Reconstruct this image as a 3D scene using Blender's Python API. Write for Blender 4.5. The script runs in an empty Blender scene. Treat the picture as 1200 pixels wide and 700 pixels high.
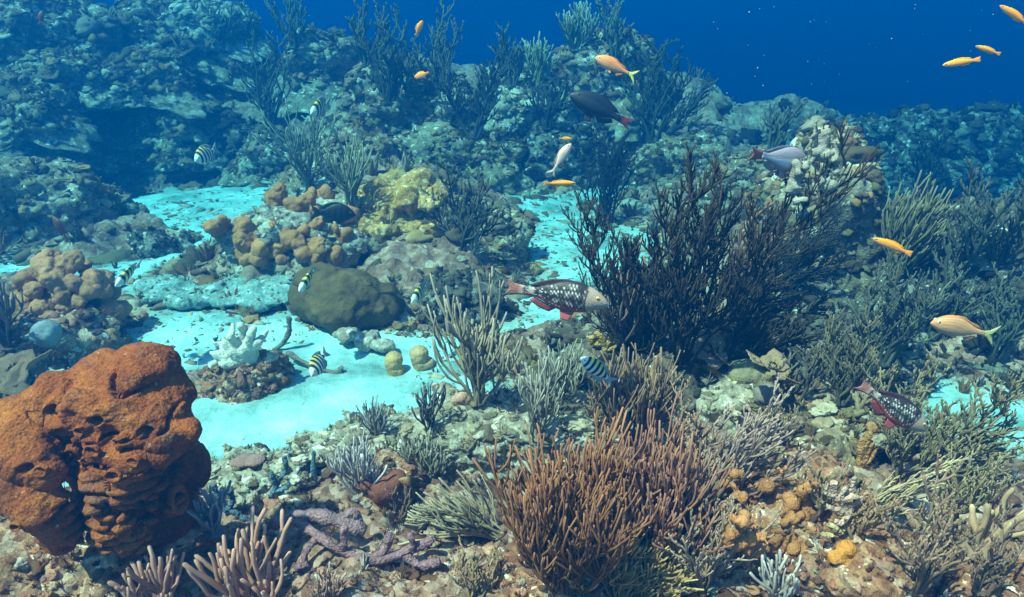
import bpy, bmesh, math, random
import numpy as np
from mathutils import Vector, Matrix, Euler

scn = bpy.context.scene
col = scn.collection
R = math.radians
rng = np.random.default_rng(7)
random.seed(7)

# ------------------------------------------------------------------ camera, world, sun, exposure
CAM = np.array([0.0, 0.0, 1.7]); PITCH = 22.5; FPX = 857.0      # FPX: focal length in pixels of a 1200 wide frame
cam = bpy.data.objects.new('camera', bpy.data.cameras.new('camera'))
col.objects.link(cam); scn.camera = cam
cam.location = CAM; cam.rotation_euler = (R(90 - PITCH), 0, 0)
cam.data.angle = 2 * math.atan(600 / FPX); cam.data.clip_end = 400; cam.data.clip_start = 0.05

SUN_EL, SUN_AZ = 60.0, -126.0       # azimuth from +Y towards +X: the sun stands high on the left
world = bpy.data.worlds.new('World'); scn.world = world; world.use_nodes = True
wn = world.node_tree
sky = wn.nodes.new('ShaderNodeTexSky'); sky.sky_type = 'NISHITA'; sky.sun_disc = False
sky.sun_elevation = R(SUN_EL); sky.sun_rotation = R(SUN_AZ)
bg = wn.nodes['Background']; bg.inputs['Strength'].default_value = 0.09
wn.links.new(sky.outputs[0], bg.inputs['Color'])
sl = bpy.data.lights.new('sun', 'SUN'); sl.energy = 5.0; sl.angle = R(1.0); sl.color = (1.0, 0.73, 0.49)
sun = bpy.data.objects.new('sun', sl); col.objects.link(sun)
sd = Vector((math.sin(R(SUN_AZ)) * math.cos(R(SUN_EL)), math.cos(R(SUN_AZ)) * math.cos(R(SUN_EL)), math.sin(R(SUN_EL))))
sun.rotation_euler = sd.to_track_quat('Z', 'Y').to_euler(); sun.location = (0, 0, 20)
scn.view_settings.view_transform = 'Standard'; scn.view_settings.look = 'None'
scn.view_settings.exposure = 1.80; scn.view_settings.gamma = 1.0
scn.cycles.max_bounces = 4; scn.cycles.diffuse_bounces = 2; scn.cycles.glossy_bounces = 1
scn.cycles.volume_bounces = 1; scn.cycles.transparent_max_bounces = 6
scn.cycles.use_denoising = True
scn.cycles.sample_clamp_indirect = 4.0

# the water between the lens and the reef: colours fade to blue with distance
WATER_TOP, WATER_DENS = 2.08, 0.30
WATER_COL = (0.0, 0.036, 0.114); WATER_ABS = (0.0, 0.42, 0.57)

# ------------------------------------------------------------------ numpy noise
def _h(i, j, k, s=0):
    n = (i.astype(np.int64) * 374761393 + j.astype(np.int64) * 668265263 + k.astype(np.int64) * 2147483647 + s * 974634777) & 0xffffffff
    n = ((n ^ (n >> 13)) * 1274126177) & 0xffffffff
    n = ((n ^ (n >> 16)) * 2246822519) & 0xffffffff
    return ((n ^ (n >> 15)) & 0xffffff) / float(0xffffff)
def vnoise(p, s=0):
    f = np.floor(p); t = p - f; i = f.astype(np.int64); u = t * t * t * (t * (t * 6 - 15) + 10)
    r = 0
    for dx in (0, 1):
        for dy in (0, 1):
            for dz in (0, 1):
                w = (u[:, 0] if dx else 1 - u[:, 0]) * (u[:, 1] if dy else 1 - u[:, 1]) * (u[:, 2] if dz else 1 - u[:, 2])
                r = r + w * _h(i[:, 0] + dx, i[:, 1] + dy, i[:, 2] + dz, s)
    return r * 2 - 1
def fbm(p, freq, octv=4, s=0, gain=0.5):
    a, r, q = 1.0, 0, p * freq
    for o in range(octv):
        r = r + a * vnoise(q + o * 17.3, s + o); a *= gain; q = q * 2.03
    return r
def worley(p, freq, s=0):
    q = p * freq; f = np.floor(q).astype(np.int64); best = np.full(len(q), 9.0)
    for dx in (-1, 0, 1):
        for dy in (-1, 0, 1):
            for dz in (-1, 0, 1):
                a, b, c = f[:, 0] + dx, f[:, 1] + dy, f[:, 2] + dz
                d = (a + _h(a, b, c, s + 1) - q[:, 0]) ** 2 + (b + _h(a, b, c, s + 2) - q[:, 1]) ** 2 + (c + _h(a, b, c, s + 3) - q[:, 2]) ** 2
                best = np.minimum(best, d)
    return np.sqrt(best)
def smooth(a, b, x):
    t = np.clip((x - a) / (b - a), 0, 1); return t * t * (3 - 2 * t)

# ------------------------------------------------------------------ photo pixel (1200x700) -> point of the place
cp, sp_ = math.cos(R(PITCH)), math.sin(R(PITCH))
def ray(px, py):
    u, v = (px - 600) / FPX, (350 - py) / FPX
    return np.array([u, cp + v * sp_, -sp_ + v * cp])
def at(px, py, Y):                       # point at world distance Y ahead
    d = ray(px, py); return CAM + d * (Y / d[1])
def pxsize(n, Y, z=0.3):                 # world size of n pixels at distance Y and height z
    return n / FPX * (Y * cp + (1.7 - z) * sp_)

# ------------------------------------------------------------------ mesh helpers
def mk(name, V, F, mat, parent=None, C=None, smooth_=True, loc=None, extra=None):
    me = bpy.data.meshes.new(name)
    V = np.asarray(V, dtype=np.float32)
    Fs = F if isinstance(F, (list, tuple)) else [F]
    Fs = [np.asarray(f, dtype=np.int32) for f in Fs if len(f)]
    nl = sum(f.size for f in Fs); nf = sum(len(f) for f in Fs)
    me.vertices.add(len(V)); me.vertices.foreach_set('co', V.ravel())
    me.loops.add(nl); me.loops.foreach_set('vertex_index', np.concatenate([f.ravel() for f in Fs]))
    me.polygons.add(nf)
    tot = np.concatenate([np.full(len(f), f.shape[1], dtype=np.int32) for f in Fs])
    st = np.concatenate([[0], np.cumsum(tot)[:-1]]).astype(np.int32)
    me.polygons.foreach_set('loop_start', st); me.polygons.foreach_set('loop_total', tot)
    if smooth_: me.polygons.foreach_set('use_smooth', np.ones(nf, dtype=bool))
    me.update(calc_edges=True)
    if C is not None:
        C = np.asarray(C, dtype=np.float32)
        a = me.color_attributes.new('Col', 'FLOAT_COLOR', 'POINT')
        a.data.foreach_set('color', np.concatenate([C, np.ones((len(C), 1), dtype=np.float32)], 1).ravel())
    if extra is not None:
        for k, v in extra.items():
            a = me.attributes.new(k, 'FLOAT', 'POINT'); a.data.foreach_set('value', np.asarray(v, dtype=np.float32))
    me.materials.append(mat)
    o = bpy.data.objects.new(name, me); col.objects.link(o)
    if parent is not None: o.parent = parent
    if loc is not None: o.location = tuple(loc)
    return o
def tag(o, label=None, cat=None, group=None, kind=None):
    if label: o['label'] = label
    if cat: o['category'] = cat
    if group: o['group'] = group
    if kind: o['kind'] = kind
    return o
def thing(name, label, cat, loc=(0, 0, 0), group=None, rot=None):
    o = bpy.data.objects.new(name, None); col.objects.link(o); o.empty_display_size = 0.05
    o.location = tuple(loc)
    if rot is not None: o.rotation_euler = rot
    return tag(o, label, cat, group)
def ico(n):
    if n not in ico.c:
        bm = bmesh.new(); bmesh.ops.create_icosphere(bm, subdivisions=n, radius=1.0)
        ico.c[n] = (np.array([v.co[:] for v in bm.verts]), np.array([[v.index for v in f.verts] for f in bm.faces])); bm.free()
    return ico.c[n]
ico.c = {}
class Acc:
    def __init__(s): s.V, s.Q, s.T, s.C, s.n = [], [], [], [], 0
    def add(s, V, F, C=None):
        F = np.asarray(F)
        (s.Q if F.shape[1] == 4 else s.T).append(F + s.n); s.V.append(V)
        s.C.append(np.broadcast_to(np.asarray(C if C is not None else (0.5, 0.5, 0.5), dtype=float), (len(V), 3))); s.n += len(V)
    def build(s, name, mat, parent=None, loc=None, **k):
        F = []
        if s.Q: F.append(np.concatenate(s.Q))
        if s.T: F.append(np.concatenate(s.T))
        V = np.concatenate(s.V)
        if loc is not None: V = V - np.asarray(loc)
        return mk(name, V, F, mat, parent, np.concatenate(s.C), loc=loc, **k)
def tubes(P, Rd, sides=5):
    """P (M,N,3) centre lines, Rd (M,N) radii -> V, F (ends closed by tiny radii)"""
    M, N, _ = P.shape
    T = np.gradient(P, axis=1); T /= np.linalg.norm(T, axis=2, keepdims=True) + 1e-9
    ref = np.where(np.abs(T[:, :1, 1:2]) < 0.8, np.array([0, 1.0, 0.02]), np.array([1.0, 0, 0.02]))
    A = np.cross(T, np.broadcast_to(ref, T.shape)); A /= np.linalg.norm(A, axis=2, keepdims=True) + 1e-9
    B = np.cross(T, A)
    th = np.arange(sides) / sides * 2 * np.pi
    V = P[:, :, None, :] + Rd[:, :, None, None] * (np.cos(th)[None, None, :, None] * A[:, :, None, :] + np.sin(th)[None, None, :, None] * B[:, :, None, :])
    m, n, k = np.meshgrid(np.arange(M), np.arange(N - 1), np.arange(sides), indexing='ij')
    k2 = (k + 1) % sides; b = m * N * sides
    F = np.stack([b + n * sides + k, b + n * sides + k2, b + (n + 1) * sides + k2, b + (n + 1) * sides + k], -1).reshape(-1, 4)
    return V.reshape(-1, 3), F
def vnormals(V, F):
    a, b, c = V[F[:, 0]], V[F[:, 1]], V[F[:, 2]]
    n = np.cross(b - a, c - a); N = np.zeros_like(V)
    for k in range(3): np.add.at(N, F[:, k], n)
    return N / (np.linalg.norm(N, axis=1, keepdims=True) + 1e-12)

# ------------------------------------------------------------------ materials
def mat_new(name):
    m = bpy.data.materials.new(name); m.use_nodes = True; nt = m.node_tree
    return m, nt, nt.nodes['Principled BSDF']
def N_(nt, t, **k):
    n = nt.nodes.new(t)
    for a, b in k.items():
        if a in n.inputs.keys(): n.inputs[a].default_value = b
        else: setattr(n, a, b)
    return n
def ramp(nt, src, stops):
    r = nt.nodes.new('ShaderNodeValToRGB'); nt.links.new(src, r.inputs[0]); e = r.color_ramp.elements
    while len(e) < len(stops): e.new(0.5)
    for i, (p, c) in enumerate(stops): e[i].position = p; e[i].color = (*c, 1)
    return r.outputs[0]
def mix(nt, fac, a, b, mode='MIX'):
    n = nt.nodes.new('ShaderNodeMix'); n.data_type = 'RGBA'; n.blend_type = mode
    for s, v in ((n.inputs[0], fac), (n.inputs[6], a), (n.inputs[7], b)):
        if isinstance(v, (int, float)): s.default_value = v
        elif isinstance(v, tuple): s.default_value = (*v, 1)
        else: nt.links.new(v, s)
    return n.outputs[2]
def noise(nt, scale, detail=4, rough=0.6, coord='Object', off=0.0):
    tc = nt.nodes.new('ShaderNodeTexCoord'); n = nt.nodes.new('ShaderNodeTexNoise')
    n.inputs['Scale'].default_value = scale; n.inputs['Detail'].default_value = detail; n.inputs['Roughness'].default_value = rough
    if off:
        mp = nt.nodes.new('ShaderNodeMapping'); mp.inputs[1].default_value = (off, off * .7, off * .3)
        nt.links.new(tc.outputs[coord], mp.inputs[0]); nt.links.new(mp.outputs[0], n.inputs['Vector'])
    else: nt.links.new(tc.outputs[coord], n.inputs['Vector'])
    return n.outputs[0]
def voro(nt, scale, out='Distance', feature='F1', rnd=1.0):
    tc = nt.nodes.new('ShaderNodeTexCoord'); n = nt.nodes.new('ShaderNodeTexVoronoi'); n.feature = feature
    n.inputs['Scale'].default_value = scale; n.inputs['Randomness'].default_value = rnd
    nt.links.new(tc.outputs['Object'], n.inputs['Vector']); return n.outputs[out]
def bump(nt, bsdf, parts, dist=0.01):
    prev = None
    for src, st, d in parts:
        b = nt.nodes.new('ShaderNodeBump'); b.inputs['Strength'].default_value = st; b.inputs['Distance'].default_value = d
        nt.links.new(src, b.inputs['Height'])
        if prev is not None: nt.links.new(prev, b.inputs['Normal'])
        prev = b.outputs[0]
    nt.links.new(prev, bsdf.inputs['Normal'])

def reef_mat(name, pal, fine=55.0, coarse=5.0, usecol=False, bumpd=0.012):
    """encrusted rock: patches of several growths"""
    m, nt, b = mat_new(name)
    base = ramp(nt, noise(nt, coarse, 6, 0.65), [(0.30, pal[0]), (0.44, pal[1]), (0.55, pal[2]), (0.70, pal[3])])
    cellc = voro(nt, fine * 0.45, 'Color'); sep = nt.nodes.new('ShaderNodeSeparateColor'); nt.links.new(cellc, sep.inputs[0])
    spots = ramp(nt, sep.outputs[0], [(0.0, pal[0]), (0.35, pal[1]), (0.7, pal[2]), (1.0, pal[3])])
    c = mix(nt, 0.45, base, spots)
    nf = noise(nt, fine, 5, 0.7, off=3.1)
    c = mix(nt, 0.55, c, ramp(nt, nf, [(0.34, (0.12, 0.11, 0.10)), (0.5, (0.42, 0.40, 0.38)), (0.66, (1.0, 1.0, 1.0))]), 'MULTIPLY')
    wh = ramp(nt, noise(nt, fine * 0.35, 3, 0.6, off=9.0), [(0.60, (0, 0, 0)), (0.66, (1, 1, 1))])
    c = mix(nt, wh, c, pal[3])
    if usecol:
        at_ = nt.nodes.new('ShaderNodeAttribute'); at_.attribute_name = 'Col'
        c = mix(nt, 1.0, c, at_.outputs['Color'], 'MULTIPLY')
    nt.links.new(c, b.inputs['Base Color']); b.inputs['Roughness'].default_value = 0.95; b.inputs['Specular IOR Level'].default_value = 0.15
    bump(nt, b, [(nf, 0.8, bumpd), (voro(nt, fine * 1.4), 0.5, bumpd * 0.5)])
    return m
def col_mat(name, fine=120.0, rough=0.8, bumpd=0.002, spec=0.25, var=0.35, dots=False, mottled=10.0):
    """colour comes from the mesh's own Col attribute, varied by noise"""
    m, nt, b = mat_new(name)
    at_ = nt.nodes.new('ShaderNodeAttribute'); at_.attribute_name = 'Col'
    nf = noise(nt, fine, 4, 0.65)
    c = mix(nt, var, at_.outputs['Color'], ramp(nt, nf, [(0.3, (0.2, 0.2, 0.2)), (0.7, (1, 1, 1))]), 'MULTIPLY')
    c = mix(nt, var, c, ramp(nt, noise(nt, mottled, 3, 0.6, off=5.0), [(0.3, (0.45, 0.45, 0.45)), (0.65, (1.0, 1.0, 1.0))]), 'MULTIPLY')
    nt.links.new(c, b.inputs['Base Color']); b.inputs['Roughness'].default_value = rough; b.inputs['Specular IOR Level'].default_value = spec
    ps = [(nf, 0.6, bumpd)]
    if dots: ps.append((voro(nt, fine * 1.6), 0.8, bumpd))
    bump(nt, b, ps); return m

# ------------------------------------------------------------------ water volume
def build_water():
    m = bpy.data.materials.new('sea_water_haze'); m.use_nodes = True; nt = m.node_tree; nt.nodes.clear()
    out = nt.nodes.new('ShaderNodeOutputMaterial'); pv = nt.nodes.new('ShaderNodeVolumePrincipled')
    pv.inputs['Color'].default_value = (*WATER_COL, 1); pv.inputs['Absorption Color'].default_value = (*WATER_ABS, 1)
    pv.inputs['Density'].default_value = WATER_DENS; pv.inputs['Anisotropy'].default_value = 0.3
    nt.links.new(pv.outputs[0], out.inputs['Volume'])
    x0, x1, y0, y1, z0, z1 = -62, 62, -12, 62, -8, WATER_TOP
    V = [(x, y, z) for x in (x0, x1) for y in (y0, y1) for z in (z0, z1)]
    F = [(0, 1, 3, 2), (4, 6, 7, 5), (0, 4, 5, 1), (2, 3, 7, 6), (0, 2, 6, 4), (1, 5, 7, 3)]
    o = mk('haze', V, np.array(F), m, smooth_=False); tag(o, kind='stuff')
    o['label'] = 'blue sea water that fades the distant reef'
build_water()

# ------------------------------------------------------------------ seabed: one sheet, sand channels between reef
# mounds: (x, y, rx, ry, h, power)  reef terrain rising out of the sand
MOUNDS = [
    # foreground reef bed
    (-1.5, 1.25, 1.05, 0.75, 0.16), (0.1, 1.45, 1.5, 0.75, 0.18), (1.5, 1.75, 1.4, 0.8, 0.22), (0.75, 2.15, 0.6, 0.5, 0.20),
    (-0.2, 2.3, 0.5, 0.35, 0.08), (-0.75, 1.9, 0.75, 0.35, 0.06), (1.35, 2.45, 0.42, 0.42, 0.14), (0.0, 0.2, 3.5, 0.9, 0.1),
    (-1.45, 3.12, 0.28, 0.14, 0.015),
    # middle ridge under the black gorgonians
    (0.85, 3.1, 0.65, 0.5, 0.20), (1.0, 3.95, 0.6, 0.45, 0.20), (1.95, 4.6, 0.9, 0.9, 0.30), (2.5, 3.7, 0.7, 0.8, 0.15), (2.3, 6.0, 1.5, 1.2, 0.30),
    # mound in the middle left
    (-0.62, 4.5, 0.75, 0.75, 0.30), (-1.55, 4.6, 0.75, 0.65, 0.16), (-0.95, 5.8, 0.95, 0.8, 0.42),
    (0.1, 3.45, 0.35, 0.35, 0.05),
    # left side
    (-3.1, 3.7, 0.9, 0.7, 0.14), (-2.95, 5.2, 0.5, 0.4, 0.12), (-4.6, 5.6, 1.3, 1.1, 0.45), (-2.9, 2.9, 0.55, 0.45, 0.08),
    # reef wall behind
    (-3.9, 8.8, 1.6, 1.3, 0.75), (-5.9, 8.3, 1.7, 1.2, 0.85),
    (-5.0, 10.6, 3.6, 2.7, 1.45), (-8.0, 8.0, 2.6, 2.6, 1.4), (-2.6, 9.4, 2.0, 1.9, 0.8), (-0.9, 9.0, 2.2, 2.4, 0.95), (1.4, 8.9, 1.7, 2.0, 0.85),
    (3.6, 6.9, 1.2, 1.2, 0.30), (4.4, 8.8, 2.4, 1.3, 1.20), (7.2, 8.6, 2.4, 1.3, 1.5), (4.6, 4.6, 1.2, 1.4, 0.25), (-12, 14, 6, 6, 1.6),
]
def ground(x, y, full=False):
    """height and reef mask of the seabed"""
    p = np.stack([x, y, np.zeros_like(x)], 1)
    wx = x + 0.16 * vnoise(p * 1.9, 3) + 0.06 * vnoise(p * 6, 4); wy = y + 0.16 * vnoise(p * 1.9, 5) + 0.06 * vnoise(p * 6, 6)
    h = np.zeros_like(x); m = np.zeros_like(x)
    for (cx, cy, rx, ry, hh) in MOUNDS:
        d = np.sqrt(((wx - cx) / rx) ** 2 + ((wy - cy) / ry) ** 2)
        f = smooth(1.12, 0.25, d); h = np.maximum(h, hh * f) + 0.25 * np.minimum(h, hh * f); m = np.maximum(m, smooth(1.22, 0.86, d))
    h = h - 0.17 * np.log1p(np.exp(np.clip((y - 8.8 + np.maximum(0, -1.5 - x) * 1.2) * 2.5, -30, 30))) / 2.5 * smooth(60, 30, y) * 1.0 - 5.0 * smooth(30, 60, y)
    h = h - 1.0 * smooth(2.5, 4.4, x) * smooth(4.0, 6.4, y)
    h = h - 0.35 * smooth(1.2, 0.5, np.hypot((wx - 0.86) / 0.13, (wy - 1.66) / 0.12))
    m = np.maximum(m, smooth(7.6, 9.0, y))
    if full:
        pp = np.stack([x, y, h * 1.0], 1)
        sc = np.clip(0.5 + 0.10 * np.hypot(x, y), 0.6, 1.8)
        r = 0.055 * fbm(pp, 3.2, 4, 11) * sc
        r += 0.055 * sc * (0.6 - worley(pp, 7.0, 21)) + 0.030 * (0.6 - worley(pp, 17.0, 22)) + 0.014 * (0.6 - worley(pp, 42.0, 23)) + 0.008 * fbm(pp, 30, 2, 31)
        s = 0.006 * np.sin((x * 0.5 + y + 0.25 * vnoise(p * 2.0, 44)) * 34) * smooth(-.3, .5, vnoise(p * 1.1, 45)) + 0.030 * fbm(p, 1.3, 3, 41) + 0.005 * fbm(p, 14.0, 3, 42) - 0.012
        nr_ = smooth(4.5, 2.0, np.hypot(x, y)); r = r - nr_ * 0.07 * smooth(0.15, 0.75, vnoise(pp * 3.6, 61)) - nr_ * 0.03 * smooth(0.1, 0.6, vnoise(pp * 11.0, 62))
        h = h + m * r + (1 - m) * s
        
    return h, m
AY = -1.2
def build_seabed():
    nr, na = 780, 900
    r = 0.9 * (60 / 0.9) ** (np.arange(nr) / (nr - 1)); a = np.linspace(R(-72), R(72), na)
    rr, aa = np.meshgrid(r, a, indexing='ij')
    x = (rr * np.sin(aa)).ravel(); y = (rr * np.cos(aa) + AY).ravel()
    h, m = ground(x, y, True)
    i, j = np.meshgrid(np.arange(nr - 1), np.arange(na - 1), indexing='ij'); b = i * na + j
    F = np.stack([b, b + na, b + na + 1, b + 1], -1).reshape(-1, 4)[:, ::-1]
    mt, nt, bs = mat_new('seabed_sand_and_reef')
    at_ = nt.nodes.new('ShaderNodeAttribute'); at_.attribute_name = 'reef'
    pal = [(0.07, 0.03, 0.025), (0.26, 0.12, 0.085), (0.44, 0.24, 0.17), (0.82, 0.58, 0.47)]
    base = ramp(nt, noise(nt, 4.0, 6, 0.65), [(0.32, pal[0]), (0.45, pal[1]), (0.56, pal[2]), (0.70, pal[3])])
    nf = noise(nt, 45, 5, 0.7, off=3.1)
    cellc = voro(nt, 30, 'Color'); sep = nt.nodes.new('ShaderNodeSeparateColor'); nt.links.new(cellc, sep.inputs[0])
    spots = ramp(nt, sep.outputs[0], [(0.0, pal[0]), (0.3, (0.40, 0.18, 0.11)), (0.6, pal[2]), (1.0, pal[3])])
    rc = mix(nt, 0.4, base, spots)
    rc = mix(nt, 0.6, rc, ramp(nt, nf, [(0.34, (0.2, 0.2, 0.2)), (0.6, (1, 1, 1))]), 'MULTIPLY')
    sf = noise(nt, 160, 3, 0.7); sm = noise(nt, 2.6, 8, 0.68, off=4.0)
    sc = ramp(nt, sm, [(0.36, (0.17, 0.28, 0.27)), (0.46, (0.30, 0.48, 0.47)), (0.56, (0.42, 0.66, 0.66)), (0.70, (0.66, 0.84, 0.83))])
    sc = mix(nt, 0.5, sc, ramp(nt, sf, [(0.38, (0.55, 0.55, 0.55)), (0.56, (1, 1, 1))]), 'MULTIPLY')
    peb = ramp(nt, noise(nt, 28, 5, 0.75, off=8.0), [(0.60, (0, 0, 0)), (0.67, (1, 1, 1))])
    pebm = mix(nt, 1.0, peb, ramp(nt, noise(nt, 1.6, 3, 0.6, off=2.0), [(0.40, (0, 0, 0)), (0.56, (1, 1, 1))]), 'MULTIPLY')
    sc = mix(nt, pebm, sc, (0.26, 0.20, 0.15))
    near_ = ramp(nt, at_.outputs['Fac'], [(0.0, (0, 0, 0)), (0.25, (0.55, 0.55, 0.55))]); sc = mix(nt, near_, sc, (0.34, 0.34, 0.28))
    # ragged edge between sand and reef
    ad = nt.nodes.new('ShaderNodeMath'); ad.operation = 'ADD'; nt.links.new(at_.outputs['Fac'], ad.inputs[0]); 
    mu = nt.nodes.new('ShaderNodeMath'); mu.operation = 'MULTIPLY_ADD'; nt.links.new(noise(nt, 9, 5, 0.7, off=1.0), mu.inputs[0]); mu.inputs[1].default_value = 2.2; mu.inputs[2].default_value = -1.1
    nt.links.new(mu.outputs[0], ad.inputs[1])
    fac = ramp(nt, ad.outputs[0], [(0.35, (0, 0, 0)), (0.55, (1, 1, 1))])
    nt.links.new(mix(nt, fac, sc, rc), bs.inputs['Base Color']); bs.inputs['Roughness'].default_value = 0.95; bs.inputs['Specular IOR Level'].default_value = 0.1
    bump(nt, bs, [(nf, 0.6, 0.010), (sf, 0.5, 0.006), (noise(nt, 12, 4, 0.6, off=7.0), 0.5, 0.02)])
    o = mk('seabed', np.stack([x, y, h], 1), F, mt, extra={'reef': m}); tag(o, kind='structure')
    return o
build_seabed()
#@@OBJECTS

# ------------------------------------------------------------------ small growths: library of unit shapes
def _orient(n, up=0.5):
    """rotation matrices (M,3,3) whose z is a blend of the normal and up, random spin"""
    z = n * (1 - up) + np.array([0, 0, up]); z /= np.linalg.norm(z, axis=1, keepdims=True)
    a = rng.normal(size=z.shape); x = np.cross(a, z); x /= np.linalg.norm(x, axis=1, keepdims=True)
    return np.stack([x, np.cross(z, x), z], 2)
def lib_knob(seed):
    V, F = ico(3); V = V.copy()
    d = 1 + 0.42 * vnoise(V * 1.7 + seed, seed) + 0.25 * vnoise(V * 4.3 + seed, seed) + 0.30 * (0.6 - worley(V, 2.2, seed)); return V * d[:, None] * np.array([1.1, 0.9, 0.62]), F
def lib_cauli(seed):
    V, F = ico(4); V = V.copy(); d = 1 + 0.45 * vnoise(V * 1.5 + seed, seed) + 0.35 * (0.6 - worley(V, 1.9, seed)) + 0.28 * (0.6 - worley(V, 4.5, seed + 1)) + 0.12 * vnoise(V * 9, seed)
    return V * d[:, None] * np.array([1.15, 0.95, 0.7]), F
def lib_fingers(seed, n=9, r=0.13, spread=0.9, L=1.2):
    g = np.random.default_rng(seed); a = g.uniform(0, 6.28, n); t = g.uniform(0.1, spread, n)
    d = np.stack([np.cos(a) * t, np.sin(a) * t, np.ones(n)], 1); d /= np.linalg.norm(d, axis=1, keepdims=True)
    u = np.linspace(0, 1, 5); ln = L * g.uniform(0.6, 1.1, n)
    P = d[:, None, :] * (u[None, :, None] * ln[:, None, None]); P[:, :, 2] += (u ** 2)[None] * 0.2
    P += g.normal(size=P.shape) * 0.03
    Rr = np.array([1.0, 0.95, 0.9, 0.75, 0.05])[None] * r * g.uniform(0.8, 1.2, n)[:, None]
    return tubes(P, Rr, 5)
def lib_plate(seed):
    g = np.random.default_rng(seed); na, nr_ = 20, 4; a = np.arange(na) / na * 2 * np.pi
    rr = 1 + 0.18 * np.sin(a * 3 + g.uniform(0, 6)) + 0.10 * np.sin(a * 7 + g.uniform(0, 6)); V = []
    for zoff in (0.10, -0.02):
        for k in range(nr_):
            f = (k + 1) / nr_; V += [(math.cos(t) * q * f, math.sin(t) * q * f, zoff * (1 if zoff > 0 else f) + 0.28 * f * f + 0.06 * math.sin(3 * t + k)) for t, q in zip(a, rr)]
    V = V + [(0, 0, 0.10), (0, 0, -0.3)]; F = []
    for l in (0, 1):
        o = l * na * nr_
        for k in range(nr_ - 1):
            for i in range(na): j = (i + 1) % na; F.append((o + k * na + i, o + k * na + j, o + (k + 1) * na + j, o + (k + 1) * na + i))
        for i in range(na): j = (i + 1) % na; F.append((2 * na * nr_ + l, o + i, o + j, o + j))
    for i in range(na):
        j = (i + 1) % na; b = (nr_ - 1) * na; F.append((b + i, b + j, na * nr_ + b + j, na * nr_ + b + i))
    F = [f for f in F]
    T = [f[:3] for f in F if f[2] == f[3]]; Q = [f for f in F if f[2] != f[3]]
    T += [(q[0], q[1], q[2]) for q in Q] + [(q[0], q[2], q[3]) for q in Q]
    return np.array(V), np.array(T)
def lib_shard(seed):
    V, F = ico(1); g = np.random.default_rng(seed); V = V * g.uniform(0.6, 1.3, (len(V), 1)) * np.array([1.3, 0.7, 0.45]); return V, F
LIB = {
    'cauli': [lib_cauli(200 + s) for s in range(6)],
    'knob': [lib_knob(s) for s in range(6)], 'fingers': [lib_fingers(10 + s) for s in range(5)],
    'twigs': [lib_fingers(30 + s, 16, 0.035, 1.2, 1.5) for s in range(4)],
    'plate': [lib_plate(50 + s) for s in range(3)], 'shard': [lib_shard(70 + s) for s in range(6)],
}
PAL = {   # growth colours (true surface colours)
    'mid': [(0.48, 0.33, 0.21), (0.34, 0.20, 0.12), (0.68, 0.50, 0.36), (0.20, 0.13, 0.08), (0.62, 0.38, 0.18), (0.82, 0.68, 0.54), (0.40, 0.24, 0.19), (0.30, 0.24, 0.13), (0.70, 0.36, 0.17)],
    'warm': [(0.70, 0.34, 0.22), (0.52, 0.20, 0.13), (0.80, 0.50, 0.38), (0.28, 0.12, 0.09), (0.55, 0.27, 0.22), (0.60, 0.27, 0.13), (0.82, 0.66, 0.56), (0.20, 0.10, 0.09), (0.36, 0.20, 0.18), (0.50, 0.26, 0.16)],
    'pale': [(0.74, 0.58, 0.44), (0.84, 0.72, 0.60), (0.58, 0.42, 0.30), (0.66, 0.54, 0.40), (0.42, 0.30, 0.22)],
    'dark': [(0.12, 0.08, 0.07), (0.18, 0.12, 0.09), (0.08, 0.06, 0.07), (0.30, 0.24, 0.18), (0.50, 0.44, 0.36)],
    'tan': [(0.62, 0.38, 0.20), (0.70, 0.44, 0.24), (0.54, 0.32, 0.18), (0.45, 0.28, 0.17)],
    'yellow': [(0.66, 0.50, 0.22), (0.60, 0.44, 0.20), (0.72, 0.58, 0.32), (0.48, 0.36, 0.18)],
}
def scatter(acc, P, Nn, size, kinds, pal, up=0.5, sink=0.2):
    """place growths of the kinds at points P with normals N"""
    ks = list(kinds); w = np.array([kinds[k] for k in ks], float); w /= w.sum()
    opts = [(k, v) for k in ks for v in range(len(LIB[k]))]
    pr = np.array([w[ks.index(k)] / len(LIB[k]) for k, v in opts]); pick = rng.choice(len(opts), len(P), p=pr)
    pc = np.array(PAL[pal]); mean_ = pc.mean(0); keepc = np.array([[.5], [.5], [.5], [.6], [.5], [.6], [1], [.6], [.5], [.5]])[:len(pc)] if pal == 'warm' else 0.75; pc = pc * keepc + mean_ * (1 - keepc)
    Rm = _orient(Nn, up); S = size * rng.lognormal(0, 0.35, len(P))
    for q, (k, v) in enumerate(opts):
        ii = np.nonzero(pick == q)[0]
        if not len(ii): continue
        V, F = LIB[k][v]; sc = S[ii]
        an = rng.uniform(0.75, 1.3, (len(ii), 1, 3)) * np.array([1, 1, 0.9])
        W = np.einsum('mij,mnj->mni', Rm[ii], V[None] * an) * sc[:, None, None] + (P[ii] - Nn[ii] * sc[:, None] * sink)[:, None, :]
        Fm = (F[None] + (np.arange(len(ii)) * len(V))[:, None, None]).reshape(-1, F.shape[1])
        C = np.clip(pc[rng.integers(0, len(pc), len(ii))], 0, 1) ** 1.3 * rng.uniform(0.35, 1.12, (len(ii), 1))
        z = V[:, 2]; 
        acc.add(W.reshape(-1, 3), Fm, np.repeat(C, len(V), 0))

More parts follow.
